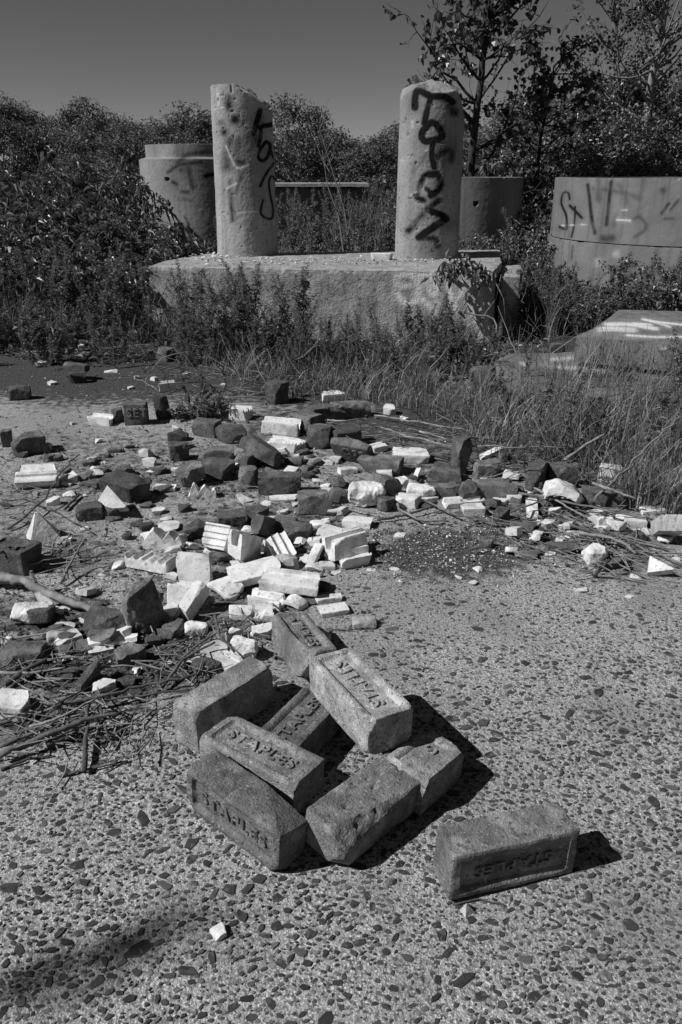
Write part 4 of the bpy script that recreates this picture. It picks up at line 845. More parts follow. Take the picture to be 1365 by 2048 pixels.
# --- hill and dark thicket on the right
hx, hy = np.meshgrid(np.linspace(0, 1, 40), np.linspace(0, 1, 30)); hv = np.stack([3 + 22*hx.ravel(), 12.5 + 16*hy.ravel(), np.zeros(hx.size)], 1)
hv[:, 2] = -.07 + 2.0*np.clip(hx.ravel()*2.2, 0, 1)**1.4*np.sin(np.clip(hy.ravel(), 0, 1)*math.pi)**.8 + .12*noise(hv, .8, 5, 3)*np.clip(np.minimum(hx.ravel(), np.minimum(hy.ravel(), 1-hy.ravel()))*8, 0, 1)
i0 = (np.arange(29)[:, None]*40 + np.arange(39)[None]).ravel(); tag(link('hill', mesh_of('hill', hv, np.stack([i0, i0+1, i0+41, i0+40], 1), M['earth'], True)), kind='structure')
TK = [tree_mesh(340+k, 1, .5, 44, 8000, .028, mat='leaf', trunk=.02, low=.05) for k in range(3)]
for k, (px, py, Y, wd) in enumerate(((1075,262,12.0,1.7),(1140,238,12.5,2.0),(1215,118,14.0,2.2),(1265,128,13.4,2.2),(1330,112,13.6,2.4),(1395,150,13,2.4),(1185,215,12.6,2.0),(1255,205,12.2,2.1),(1320,220,12.0,2.0),(1375,240,11.6,1.8),(1040,300,11.4,1.4),(1110,292,11.4,1.6),(1180,288,11.3,1.6),(1250,295,11.2,1.6),(1320,300,11.2,1.6))):
    c = PD(px, py, Y); plant('thicket_bush', TK[k % 3], 'dense dark thicket bush on the slope above the stacked rings', 'bush', (c[0], Y, 0), R_.uniform(0, 6.28), wd, 'thicket on the right slope', sz=c[2])
# --- leafy shrubs around the rings
SH = [shrub_mesh(360+k, 1, .55, 16, 1500, .12, .42) for k in range(3)]; SH2 = [shrub_mesh(370+k, 1, .6, 18, 2600, .055, .6) for k in range(2)]
SHL = [shrub_mesh(376+k, 1, .55, 24, 5200, .068, .34, droop=.45) for k in range(3)]
for k, (px, py, Y, wd) in enumerate(((-40,330,7.6,1.3),(30,300,9,1.5),(95,318,8.6,1.4),(150,335,8.2,1.2),(195,335,9.4,1.2),(225,385,9.9,.8),(20,390,6.8,1.2),(100,400,6.7,1.2),(165,400,6.9,1.1),(225,425,7.2,.9),(290,470,7.6,.7),(350,470,7.8,.9),(395,480,7.4,.8),(60,450,6.2,1.0),(140,470,6.1,1.0),(215,470,6.2,1.0),(-60,400,6.4,1.2),(280,500,6.4,.7))):
    c = PD(px, py, Y); plant('leafy_shrub', SHL[k % 3], 'leafy shrub with drooping lance leaves in the mass left of the footing', 'shrub', (c[0], Y, -.03), R_.uniform(0, 6.28), wd*1.0, 'leafy shrubs on the left', sz=max(.5, c[2]))
for k, (px, py, Y, wd) in enumerate(((950,290,10.6,1.3),(1000,300,10.8,1.3),(1060,330,10.4,1.2),(905,330,10.8,1.2),(1060,390,8.9,.9),(1085,420,8.4,.8),(1050,450,7.8,.7),(985,450,7.6,.6),(940,470,7.5,.5))):
    c = PD(px, py, Y); plant('leafy_shrub', SH2[k % 2], 'small leaved shrub around the plain ring behind the right pillar', 'shrub', (c[0], Y, -.03), R_.uniform(0, 6.28), wd, 'shrubs behind the right pillar', sz=max(.4, c[2]))
for k, (px, py, Y, wd) in enumerate(((1335,490,6.2,.55),(1372,520,5.9,.6),(1290,560,6.3,.5),(1240,570,6.35,.5),(1180,560,6.6,.5),(1130,560,6.8,.5),(1090,540,7.2,.6),(1065,520,7.5,.6),(1110,610,6.0,.4),(1200,600,6.1,.4),(1060,600,6.2,.4))):
    c = PD(px, py, Y); plant('leafy_shrub', SH2[k % 2], 'low leafy shrub growing against the stacked rings', 'shrub', (c[0], Y, -.03), R_.uniform(0, 6.28), wd, 'shrubs against the stacked rings', sz=max(.25, c[2]))
# --- field of tall weeds behind the footing
WD = [weed_mesh(400+k, 1.0, 130, .1, .26) for k in range(5)]; WB = [weed_mesh(410+k, 1.0, 190, .13, .32, head=False, side=9) for k in range(3)]
def weeds(n, x0, x1, y0, y1, h0, h1, label, group, kinds, seed, clear=None):
    r = np.random.default_rng(seed); c = 0; t = 0
    while c < n and t < n*30:
        t += 1; x, y = r.uniform(x0, x1), r.uniform(y0, y1)
        if clear is not None and clear(x, y): continue
        h = r.uniform(h0, h1); plant('weed', kinds[int(r.integers(len(kinds)))], label, 'weed', (x, y, -.02), r.uniform(0, 6.28), h*r.uniform(.85, 1.15), group, (r.normal(0, .1), r.normal(0, .1)), sz=h); c += 1
def inring(x, y): return (x-xR)**2 + (y-DR)**2 < .78**2 or (x-xL)**2 + (y-DL)**2 < .7**2 or (x-xB)**2 + (y-DB)**2 < 1.34**2
weeds(40, -1.5, 2.3, 7.3, 9.2, .45, .8, 'weed in the sunlit field just behind the footing', 'weeds behind the footing', WD + WB, 1, inring)
def merge_weeds(name, label, spots, seed):
    """a growth of weeds too thick to count, as one mesh"""
    r = np.random.default_rng(seed); VV, FF, MI, n = [], [], [], 0; mats = [M['stem'], M['leaf_weed'], M['seed']]; cache = {}
    for x, y, h in spots:
        k = int(r.integers(5)); rz = r.uniform(0, 6.28); R = rotm(rz, r.normal(0, .1), r.normal(0, .1))
        for mi, (pn, me) in enumerate(WD[k]):
            if (k, mi) not in cache:
                v = np.zeros(len(me.vertices)*3, np.float32); me.vertices.foreach_get('co', v); cache[k, mi] = (v.reshape(-1, 3), [list(f.vertices) for f in me.polygons])
            v, fs = cache[k, mi]; VV.append(v*h @ R.T + [x, y, -.02]); FF += [[i+n for i in f] for f in fs]; MI += [mi]*len(fs); n += len(v)
    me = bpy.data.meshes.new(name); me.from_pydata(np.concatenate(VV).tolist(), [], FF)
    for m in mats: me.materials.append(m)
    me.polygons.foreach_set('material_index', MI); return tag(link(name, me), label, 'weeds', kind='stuff')
rw = np.random.default_rng(2); sp_ = []
while len(sp_) < 150:
    x, y = (rw.uniform(-4.5, 4.2), rw.uniform(9, 16.5)) if len(sp_) < 110 else (rw.uniform(-1.8, 1.2), rw.uniform(11.6, 13.2))
    if not inring(x, y) and not (x0-.3 < x < x1+.3 and 13.3 < y < 15.6): sp_.append((x, y, rw.uniform(.55, 1.0) if y > 9.5 else .7))
merge_weeds('far_weeds', 'tall weeds filling the far field before the treeline', sp_, 3)
# --- weeds before the footing and at the sides
def foot(x, y): return (-1.42 < x < 1.1 and 5.36 < y < 7.1)
weeds(52, -3.0, -.95, 4.95, 5.9, .42, .72, 'bushy weed with seed heads in the thick row before the left end of the footing', 'weeds before the left end of the footing', WD + WB[:1], 3, foot)
weeds(26, -1.0, -.2, 4.75, 5.3, .36, .58, 'bushy weed below the left pillar in front of the footing', 'weeds below the left pillar', WD + WB, 4, foot)
weeds(44, -.5, .62, 4.35, 5.25, .17, .36, 'low weed at the foot of the footing', 'low weeds at the foot of the footing', WB + WD, 5, foot)
weeds(10, .25, .75, 4.7, 5.2, .25, .42, 'dark leafy weed in front of the pale scrawl on the footing', 'dark weeds before the scrawl', WB, 6, foot)
onsl = lambda x, y: (x > 1.05 and 4.1 < y < 6.2) or (x > .75 and y > 4.15)
weeds(40, .5, 2.0, 3.0, 4.12, .14, .36, 'slender weed among the dry grass in front of the slabs', 'weeds in front of the slabs', WD + WB, 7, onsl)
weeds(28, 1.15, 2.6, 5.6, 6.6, .3, .55, 'weed between the thick painted slab and the stacked rings', 'weeds before the stacked rings', WD + WB, 8, lambda x, y: inring(x, y) or (x > 1.3 and y < 5.75))
weeds(26, -2.4, -.5, 4.55, 4.95, .2, .42, 'short weed along the far edge of the bare slab', 'weeds along the slab edge', WD + WB, 9)
weeds(8, -4.2, -2.4, 4.7, 5.8, .4, .7, 'bushy weed at the far left edge', 'weeds at the far left', WD, 10)
for k, (px, y0_, hgt) in enumerate(((868,760,.5),(940,748,.28),(1060,880,.36),(1130,930,.4),(1290,940,.42),(770,730,.34),(1350,900,.5),(700,740,.3))):
    c = PX(px, y0_); plant('weed', WD[k % 5], ['tall dark weed spike standing before the right half of the footing', 'dark weed spike in front of the thin cracked slab', 'weed spike rising over the long dark brick', 'weed spike rising behind the white arched tile', 'weed spike behind the blackened brick on the right', 'weed spike before the middle of the footing', 'weed spike at the right frame edge', 'weed spike left of the middle of the footing'][k], 'weed', c, k, hgt, 'single weed spikes', sz=hgt)
weeds(12, -.9, .5, 3.75, 4.35, .08, .2, 'stunted weed straying onto the bare slab from the grass', 'stray weeds on the slab', WD + WB, 11)
rw = np.random.default_rng(31); sp_ = []
while len(sp_) < 75:
    px, py = rw.uniform(430, 1000), rw.uniform(715, 800)
    if py < 752 + (px-430)*.1 + rw.normal(0, 10): c = PX(px, py); sp_.append((c[0], c[1], rw.uniform(.12, .32)*(.6 if py > 760 else 1)))
for _ in range(26): c = PX(rw.uniform(1000, 1365), rw.uniform(850, 960)); sp_.append((c[0], c[1], rw.uniform(.12, .3)))
merge_weeds('near_weeds', 'ragged low weeds spilling from the footing towards the brick rubble', sp_, 32)
# --- small shrub on the slab
c = PX(400, 832); plant('low_shrub', shrub_mesh(390, .16, .26, 26, 2200, .018, .4, mat='leaf_weed'), 'low spreading grey shrub right of the framed lettered brick', 'shrub', c, 0, 1)
# --- poplar behind the right pillar
def big_tree(name, label, seed, pts, r0, nb, nleaf, leaf, mat, bark, spread, single=0):
    r = np.random.default_rng(seed); root = link(name, None, None, pts[0]); tag(root, label, 'tree'); o0 = np.array(pts[0]); T = np.array(pts) - o0
    n = 16; tt = np.linspace(0, len(T)-1, n); T = np.stack([np.interp(tt, range(len(T)), T[:, a]) for a in range(3)], 1); T += r.normal(0, .012, T.shape)*np.linspace(0, 1, n)[:, None]
    g = Geo(); g.add(*tube(T, np.linspace(r0, r0*.3, n), 7)); H = T[-1, 2]; LP, LD = [], []
    for k in range(nb):
        i = int(r.integers(2, n)); a = r.uniform(0, 2*math.pi); L = spread*r.uniform(.5, 1.1)*(1.1-.5*i/n); Q = curve_pts(T[i], (math.cos(a), math.sin(a)*.7, r.uniform(.15, .9)), L, 7, r, .5, .3); g.add(*tube(Q, np.linspace(r0*.32, r0*.05, 8), 4))
        for b in range(5):
            j = int(r.integers(2, 8)); S = curve_pts(Q[j], unit(Q[j]-Q[j-1]) + r.normal(0, .7, 3), L*r.uniform(.25, .5), 4, r, .4); g.add(*tube(S, np.linspace(r0*.09, r0*.025, 5), 3))
            m = max(1, int(nleaf/(nb*5)*r.choice([.2, .7, 1.0, 1.9]))); t = r.integers(0, 4, m); f = r.random((m, 1)); LP.append(S[t]*(1-f) + S[t+1]*f + r.normal(0, .035, (m, 3)) - [0, 0, .02]); LD.append(r.normal(0, .7, (m, 3)) + [0, 0, -.55])
    LP = np.concatenate(LP); LD = np.concatenate(LD); L = leaf*r.uniform(.6, 1.2, len(LP))
    link('trunk', g.mesh('trunk', M[bark], True), root)
    q = proj(LP + o0); idx = np.argsort(np.where((q[:,0] > 0) & (q[:,0] < 1365) & (q[:,1] > 0), -L, 1)); sing = idx[:single]; rest = idx[single:]
    lv = Geo(); lv.add(*leafset(LP[rest], LD[rest], L[rest], L[rest]*.95, r, .12, .1, True)); tag(link('foliage', lv.mesh('foliage', M[mat]), root), kind='stuff')
    if single:
        lm = []
        for v in range(6): V, Fc = leafset([[0,0,0]], [[1, 0, 0]], 1, .95, r, .08+.04*v, .02*v, True); lm.append(mesh_of('leaf', V, Fc, M[mat]))
        for s in sing:
            o = link('leaf', lm[int(s) % 6], root, LP[s]); o.rotation_mode = 'QUATERNION'; o.rotation_quaternion = (Vector(LD[s]).to_track_quat('X', 'Z') @ Matrix.Rotation(r.normal(0, .6), 3, 'X').to_quaternion()); o.scale = (L[s],)*3
    return root
YP = 10.2
big_tree('poplar_tree', 'leaning poplar with heart shaped leaves rising behind the right pillar', 501, [PD(930,520,YP)*[1,1,0], PD(938,400,YP), PD(950,250,YP), PD(968,120,YP), PD(985,0,YP), PD(1000,-160,YP)], .06, 60, 2500, .08, 'leaf_poplar', 'bark_dark', 1.25, 300)
big_tree('poplar_tree', 'smaller leafy poplar between the leaning poplar and the thicket', 502, [PD(1085,420,10.8)*[1,1,0], PD(1075,330,10.8), PD(1090,230,10.8), PD(1110,130,10.8)], .03, 34, 900, .075, 'leaf_poplar', 'bark_dark', .95)
YQ = 12.5
big_tree('bare_tree', 'pale trunked thin tree with sparse leaves at the upper right', 503, [PD(1280,330,YQ), PD(1300,180,YQ), PD(1325,60,YQ), PD(1345,-60,YQ), PD(1355,-200,YQ)], .06, 46, 3000, .05, 'leaf_poplar', 'bark_pale', 1.5)
big_tree('bare_tree', 'second thin pale tree leaning left at the upper right', 504, [PD(1225,330,12.8), PD(1240,200,12.8), PD(1235,80,12.8), PD(1215,-80,12.8)], .035, 36, 2300, .045, 'leaf_poplar', 'bark', 1.2)
# --- dark bare stems between the pillars
for k, (pts, lb) in enumerate((([(700,505),(678,430),(655,370),(645,300)], 'tall dark bare stalk between the pillars, the left one'), ([(712,505),(690,420),(668,350),(640,260)], 'tall dark bare stalk between the pillars, the right one'))):
    P = np.array([PD(x, y, 7.25+.1*k) for x, y in pts]); P[0, 2] = 0; g = Geo(); r = np.random.default_rng(k+70); tt = np.linspace(0, 3, 12); P = np.stack([np.interp(tt, range(4), P[:, a]) for a in range(3)], 1); o0 = P[0].copy(); g.add(*tube(P-o0, np.linspace(.009, .003, 12), 4))
    for b in range(12): i = int(r.integers(4, 12)); g.add(*tube(curve_pts(P[i]-o0, (r.normal(0,.7), r.normal(0,.4), 1), r.uniform(.1, .35), 4, r, .4), np.linspace(.003, .001, 5), 3))
    tag(link('bare_stalk', g.mesh('bare_stalk', M['stem']), None, o0), lb, 'stalk')
# --- creeper over the right end of the footing
vp = [PX(1000,700,.0), PD(985,640,5.2), PD(930,630,5.25), PD(925,600,5.27), PD(945,570,5.28), PD(965,552,5.3), PD(948,535,5.3), PD(915,528,5.36), PD(895,533,5.33), PD(870,560,5.28)]
vr = link('creeper', None, None, vp[0]); tag(vr, 'leafy creeper hanging over the right front corner of the footing', 'creeper'); r = np.random.default_rng(8)
P = np.array(vp); tt = np.linspace(0, len(P)-1, 36); P = np.stack([np.interp(tt, range(len(vp)), P[:, a]) for a in range(3)], 1) + r.normal(0, .006, (36, 3)); g = Geo(); g.add(*tube(P-P[0], np.linspace(.007, .0035, 36), 5))
for pts in ([(1000,552),(990,600),(960,640),(955,668)], [(985,560),(1005,600),(1010,660)], [(925,600),(900,640),(868,655)]):
    Q = np.array([PD(x, y, 5.24) for x, y in pts]); g.add(*tube(Q-P[0], .0035, 4))
link('stem', g.mesh('stem', M['wood'], True), vr, None, .9)
t = r.integers(18, 36, 170); lp = P[t] + r.normal(0, .03, (170, 3)) - [0, .03, 0] - P[0]; lv = Geo(); lv.add(*leafset(lp, r.normal(0, .5, (170, 3)) + [.15, -.25, -.8], r.uniform(.04, .085, 170), .026, r, .2, .1)); tag(link('leaves', lv.mesh('leaves', M['leaf']), vr), kind='stuff')
# ------------------------------------------------------------------ grass, twigs and litter
def blades(g, x, y, n, h, r, spread=.05, lean=(0, 0), z=-.01, wd=.0022, flop=.5):
    for _ in range(n):
        a = r.uniform(0, 2*math.pi); d = np.array([math.cos(a), math.sin(a), 0])*r.uniform(.05, flop) + [lean[0], lean[1], 0]; L = h*r.uniform(.45, 1.1); p = np.array([x + r.normal(0, spread), y + r.normal(0, spread), z])
        s = np.array([-math.sin(a+.6), math.cos(a+.6), 0])*wd; pts = [p + np.array([0,0,1])*L*t*(1-.35*t*np.linalg.norm(d)) + d*L*t*t for t in (0, .35, .7, 1)]
        V = [pts[0]-s, pts[0]+s, pts[1]-s*.9, pts[1]+s*.9, pts[2]-s*.6, pts[2]+s*.6, pts[3]]; g.add(V, [(0,1,3,2), (2,3,5,4), (4,5,6)])
r = np.random.default_rng(77); g = Geo()
def clumps(poly, n, nb, h0, h1, flop=.55, lean=(0,0), wd=.002):
    poly = np.array(poly, float); a, b = poly.min(0), poly.max(0); c = 0; t = 0
    while c < n and t < n*40:
        t += 1; p = r.uniform(a, b); ins = False; j = len(poly)-1
        for i in range(len(poly)):
            if (poly[i,1] > p[1]) != (poly[j,1] > p[1]) and p[0] < (poly[j,0]-poly[i,0])*(p[1]-poly[i,1])/(poly[j,1]-poly[i,1])+poly[i,0]: ins = not ins
            j = i
        if not ins: continue
        w_ = PX(*p); blades(g, w_[0], w_[1], int(nb*r.uniform(.5, 1.5)), r.uniform(h0, h1), r, .035, lean, flop=flop, wd=wd); c += 1
clumps([(330,715),(480,700),(700,715),(900,745),(890,800),(720,780),(560,770),(440,755)], 150, 12, .08, .26, .9)
clumps([(880,790),(1010,780),(1365,800),(1365,1000),(1250,965),(1100,930),(1000,905),(930,860)], 150, 13, .1, .36, .9)
clumps([(1010,790),(1365,790),(1365,900),(1100,880)], 60, 10, .3, .55, wd=.0016)
clumps([(0,680),(280,685),(330,700),(480,690),(560,660),(200,640),(0,640)], 170, 15, .15, .42)
clumps([(0,655),(160,660),(150,690),(0,690)], 40, 26, .3, .5, 1.1, (.35,-.15))
clumps([(560,660),(900,700),(900,730),(600,715)], 46, 9, .08, .2, .8)
clumps([(1000,600),(1130,600),(1100,700),(1020,690)], 45, 9, .25, .55, wd=.0018)
clumps([(420,735),(760,765),(930,800),(960,850),(800,825),(560,790)], 110, 10, .06, .2, 1.0)
clumps([(880,840),(1000,880),(1365,990),(1365,1020),(1150,965),(960,910)], 40, 9, .06, .2, 1.0)
clumps([(1200,990),(1365,1000),(1365,1030),(1280,1010)], 36, 18, .12, .25, .9, (-.2, -.1))
for _ in range(420): x, y = r.uniform(-6, 6), r.uniform(11, 22); blades(g, x, y, 10, r.uniform(.4, .9), r, .25, wd=.006)
tag(link('dry_grass', g.mesh('dry_grass', M['grass'])), 'dry pale grass growing round the edges of the slab', 'grass', kind='stuff')
# low leafy ground cover under the weeds
gc = Geo(); n = 9000; P = np.stack([r.uniform(-4.5, 3.6, n*3), r.uniform(4.5, 9.5, n*3), r.random(n*3)**1.6*.22], 1); ok = ~((P[:,0] > -1.45) & (P[:,0] < 1.15) & (P[:,1] > 5.3) & (P[:,1] < 7.15)) & ~((P[:,0] > -.6) & (P[:,0] < 3.6) & (P[:,1] < 5.35)) & ~((P[:,0] > 1.2) & (P[:,1] < 5.9)) & (P[:,1] > 4.75 + .15*np.sin(P[:,0]*5)); P = P[ok]
gc.add(*leafset(P, r.normal(0, 1, P.shape) + [0, 0, .4], r.uniform(.025, .07, len(P)), .018, r)); n = 2600; P = np.stack([r.uniform(-.7, 1.3, n), r.uniform(4.35, 5.3, n), r.random(n)**2*.08], 1)
gc.add(*leafset(P, r.normal(0, 1, P.shape) + [0, 0, .3], r.uniform(.015, .045, len(P)), .014, r)); tag(link('ground_cover', gc.mesh('ground_cover', M['leaf_weed'])), 'low leafy ground cover under the weeds and shrubs', 'ground cover', kind='stuff')
# litter: crumbs, grit and white chips
OV = unit(np.array([[1,0,0],[0,1,0],[-1,0,0],[0,-1,0],[0,0,1],[0,0,-1]], float)); OF = [(0,1,4),(1,2,4),(2,3,4),(3,0,4),(1,0,5),(2,1,5),(3,2,5),(0,3,5)]
def litter(name, label, spots, mat, seed, zb=0.0, squash=.5):
    rr = np.random.default_rng(seed); g = Geo()
    for cx, cy, rx, ry, n, s0, s1 in spots:
        for _ in range(n):
            px, py = cx + rr.normal(0, .55)*rx, cy + rr.normal(0, .55)*ry
            if py < 400 or py > 2040: continue
            w_ = PX(px, py, zb); s = s0*(s1/s0)**(rr.random()**1.7); V = OV*rr.uniform(.5, 1.2, (6, 1))*s*np.array([1, rr.uniform(.5, 1), squash*rr.uniform(.5, 1.3)]); V = V @ rotm(rr.uniform(0, 6.28), rr.normal(0, .3), rr.normal(0, .3)).T; V[:, 2] -= V[:, 2].min()+.0005
            g.add(V + w_, OF)
    return tag(link(name, g.mesh(name, mat)), label, 'litter', kind='stuff')
litter('white_chips', 'scatter of small white tile crumbs over the slab and soil', [(880,1100,240,62,1300,.001,.0055),(700,1090,120,60,120,.001,.005),(300,1290,330,90,200,.0015,.008),(560,1120,200,90,140,.0015,.008),(650,950,400,80,260,.002,.009),(250,900,330,120,220,.0015,.006),(1150,1060,260,70,220,.0015,.008),(200,740,300,50,150,.002,.008),(760,680,260,24,520,.004,.02),(880,700,160,22,160,.004,.02),(600,1450,350,220,60,.001,.003),(1000,1250,400,200,90,.001,.003)], M['chip_white'], 1)
litter('dark_crumbs', 'scatter of dark brick crumbs and soil clods over the slab', [(230,1320,280,90,900,.002,.012),(110,1230,180,60,300,.002,.012),(560,1060,220,70,420,.002,.011),(600,930,380,80,520,.0025,.012),(250,910,330,120,800,.002,.010),(1150,1040,260,70,420,.002,.013),(900,1085,220,60,520,.0015,.010),(450,1240,160,80,320,.002,.01),(200,735,340,55,380,.003,.012),(800,840,350,70,380,.003,.014)], M['chip_dark'], 2)
litter('grey_grit', 'grey grit strewn over the slab between the bricks', [(880,1100,250,72,1800,.0012,.006),(250,920,360,140,1200,.002,.008),(300,1300,330,100,420,.0015,.007),(650,960,400,90,420,.002,.008),(1150,1060,260,80,380,.0015,.007),(680,1250,300,90,260,.001,.003),(1000,1180,350,60,300,.001,.003)], M['chip_grey'], 3)
litter('footing_flakes', 'white and grey flakes lying on top of the footing', [(660,520,260,7,260,.004,.02),(420,515,70,8,120,.006,.03),(540,522,80,7,90,.005,.022)], M['chip_white'], 4, ZP+.004, .35)
litter('footing_crumbs', 'dark crumbs lying on top of the footing', [(700,524,260,8,130,.004,.018)], M['chip_dark'], 5, ZP+.004, .35)
# sticks one can pick out
STK = []
def stick(pts, rad, label, group, col=1.0, name='stick', zz=None, seed=0):
    """pts are photograph pixels of the stick's course, zz the height of each"""
    zz = zz if zz is not None else [.012]*len(pts); P = np.array([PX(x, y, z) for (x, y), z in zip(pts, zz)]); rr = np.random.default_rng(len(STK)+900); STK.append(1)
    n = max(8, 4*len(P)); tt = np.linspace(0, len(P)-1, n); Q = np.stack([np.interp(tt, range(len(P)), P[:, a]) for a in range(3)], 1); L = np.linalg.norm(P[-1]-P[0]); Q += rr.normal(0, .009*L, Q.shape)*[1, 1, .4]; Q[:, 2] = np.maximum(Q[:, 2], rad*.8)
    V, Fc = tube(Q-Q[0], np.linspace(rad, rad*.6, n)*rr.uniform(.85, 1.15, n), 6); V = V + .12*rad*np.stack([noise(V, 1/(rad*3), a+7, 2) for a in range(3)], 1)
    return tag(link(name, mesh_of(name, V, Fc, M['wood'], True), None, Q[0], col), label, 'branch' if name == 'branch' else 'stick', group)
br_ = stick([(-40,1152),(0,1158),(40,1160),(90,1182),(150,1205),(215,1228)], .0155, 'thick peeling branch lying in from the left frame edge', None, 1.0, 'branch', [.03,.03,.035,.03,.025,.02])
gS = Geo(); gS.add(*tube(np.array([PX(72,1166,.04), PX(63,1146,.06), PX(62,1142,.066)]) - np.array(br_.location), [.007,.006,.005], 5)); link('branch_stub', gS.mesh('branch_stub', M['wood']), br_, None, 1.0)
LT, RT = 'twigs at the left edge', 'twigs in the right pile'
for pts, rad, lb, col, zz in (
    ([(18,1057),(80,1010),(125,940),(157,912)], .004, 'long dark twig slanting up in front of the white stepped tile', .45, [.01,.03,.09,.13]),
    ([(130,1018),(160,988)], .006, 'short dark twig stub below the stepped tile', .4, [.01,.01]), ([(178,955),(190,936)], .004, 'small dark twig end near the large dark brick', .4, [.02,.04]),
    ([(60,1128),(140,1110),(205,1090)], .003, 'thin twig crossing the tangle above the thick branch', .7, [.03,.03,.02]), ([(122,1168),(150,1110),(168,1080)], .004, 'upright twig in the tangle above the thick branch', .8, [.01,.05,.09]),
    ([(0,1000),(60,1000),(120,1030),(190,1065)], .003, 'wiry dark twig near the left pyramid tile', .4, [.02,.02,.015,.01]),
    ([(0,1510),(90,1470),(170,1440),(245,1425)], .006, 'long twig along the front of the left tangle', .55, [.02,.03,.035,.03]), ([(0,1492),(60,1470),(110,1445)], .005, 'twig end running to the left frame edge', .6, [.02,.02,.02]),
    ([(60,1454),(120,1435),(195,1395)], .0035, 'pale twig crossing the left tangle', 1.3, [.04,.05,.055]), ([(170,1540),(172,1470),(175,1410)], .006, 'dark straight stick pointing at us from the left tangle', .35, [.012,.02,.03]),
    ([(105,1412),(210,1390),(300,1370),(400,1350)], .004, 'long dark twig reaching right towards the stacked bricks', .5, [.03,.03,.025,.02]), ([(120,1410),(230,1398),(320,1385),(385,1378)], .003, 'second twig reaching right just below its twin', .5, [.02,.02,.02,.015]),
    ([(5,1375),(50,1340),(95,1318)], .008, 'stout stick left of the slender brick sliver', .45, [.012,.02,.025]), ([(0,1345),(60,1347),(130,1335)], .004, 'pale thin stick across the left litter', 1.1, [.02,.02,.03]),
    ([(95,1490),(125,1478),(155,1470)], .009, 'thick dark stick stub in the left tangle', .3, [.01,.012,.012]), ([(120,1552),(170,1540),(255,1522)], .003, 'thin dark twig lying in front of the left tangle', .45, [.004,.006,.004]),
    ([(0,1540),(50,1520),(105,1510)], .003, 'thin twig at the left frame edge below the tangle', .4, [.004,.006,.004]), ([(325,1375),(370,1315),(430,1285)], .004, 'twig rising behind the notched brick', .5, [.01,.03,.04]),
    ([(430,1230),(440,1270),(470,1305)], .0045, 'curved brown twig over the white cobble behind the stack', .5, [.04,.06,.03]), ([(350,1330),(400,1285),(440,1262)], .004, 'twig pair lying up to the white marked tile', .6, [.01,.03,.04]),
    ([(220,1478),(235,1465),(260,1455)], .0025, 'short twig right of the straight stick', .6, [.004,.006,.004]), ([(200,1410),(215,1470),(230,1495)], .003, 'thin twig fork in the left tangle', .5, [.02,.02,.005])):
    stick(pts, rad, lb, LT, col, zz=zz)
for pts, rad, lb, col, zz in (
    ([(784,992),(800,1018),(835,1040),(900,1044)], .006, 'smooth bent stick below the white wedge tile', .9, [.03,.02,.015,.012]), ([(755,1040),(810,1030),(870,1012)], .005, 'dark stick crossing the smooth bent stick', .4, [.01,.015,.02]),
    ([(850,1000),(910,1030),(990,1045),(1080,1062)], .0035, 'long thin twig running right along the gravel patch', .7, [.02,.02,.015,.01]), ([(655,1000),(710,1018),(770,1030)], .0025, 'pale curved twig left of the bent stick', 1.3, [.015,.02,.012]),
    ([(1068,975),(1120,1005),(1175,1035)], .004, 'straight pale twig before the white arched tile', 1.0, [.05,.05,.04]), ([(1040,985),(1120,1000),(1230,1025),(1290,1035)], .0045, 'long twig across the top of the right pile', .8, [.05,.05,.04,.03]),
    ([(1110,1035),(1170,1060),(1250,1085),(1300,1095)], .005, 'dark twig through the middle of the right pile', .45, [.03,.03,.03,.02]), ([(1160,1065),(1220,1075),(1255,1090),(1272,1108)], .006, 'pale bent twig at the front of the right pile', 1.2, [.04,.05,.04,.02]),
    ([(1190,1150),(1215,1125),(1230,1095)], .005, 'dark twig ends bundled under the white knob', .3, [.01,.02,.02]), ([(1210,1135),(1250,1110),(1275,1090)], .004, 'dark twig right of the white knob', .4, [.01,.02,.03]),
    ([(1230,1125),(1280,1150),(1310,1160)], .003, 'thin twig below the right pile', .8, [.012,.01,.008]), ([(1185,1150),(1240,1155),(1290,1165)], .004, 'flat strip of bark below the right pile', 1.0, [.006,.006,.006]),
    ([(1185,966),(1230,982),(1272,998)], .006, 'pale broken cane lying over the dark brick at the right', 1.3, [.09,.08,.06]), ([(1185,1005),(1240,950),(1310,880),(1365,830)], .005, 'long cane slanting up through the grass at the right', .8, [.03,.12,.2,.28]),
    ([(1130,920),(1180,885),(1210,868)], .006, 'pale cane leaning in the grass behind the right heap', 1.1, [.1,.14,.17]), ([(760,855),(900,890),(1010,893),(1140,893)], .0035, 'long level stalk above the right bricks', 1.2, [.08,.1,.11,.11]),
    ([(840,862),(900,880),(930,895)], .003, 'pale curved stalk above the right bricks', 1.5, [.12,.1,.08]), ([(752,830),(840,845),(940,862)], .0035, 'pale stalk lying by the grass right of the brick row', 1.3, [.02,.03,.03]), ([(655,840),(690,842),(722,838)], .004, 'short pale stick in front of the brick row', 1.6, [.02,.03,.02]), ([(500,826),(560,828),(590,822)], .004, 'pale stick behind the white hollowed tile', 1.2, [.02,.02,.02]),
    ([(1240,1070),(1300,1085),(1350,1100)], .004, 'twig at the right frame edge of the pile', .8, [.02,.02,.015]), ([(1000,1030),(1060,1010),(1110,990)], .0035, 'twig slanting over the white strip in the right pile', .6, [.02,.05,.06])):
    stick(pts, rad, lb, RT, col, zz=zz)
stick([(650,1258),(710,1260),(760,1250),(775,1245)], .0015, 'wiry dark stem on the bare slab right of the stack', None, .3, zz=[.004,.004,.004,.008])
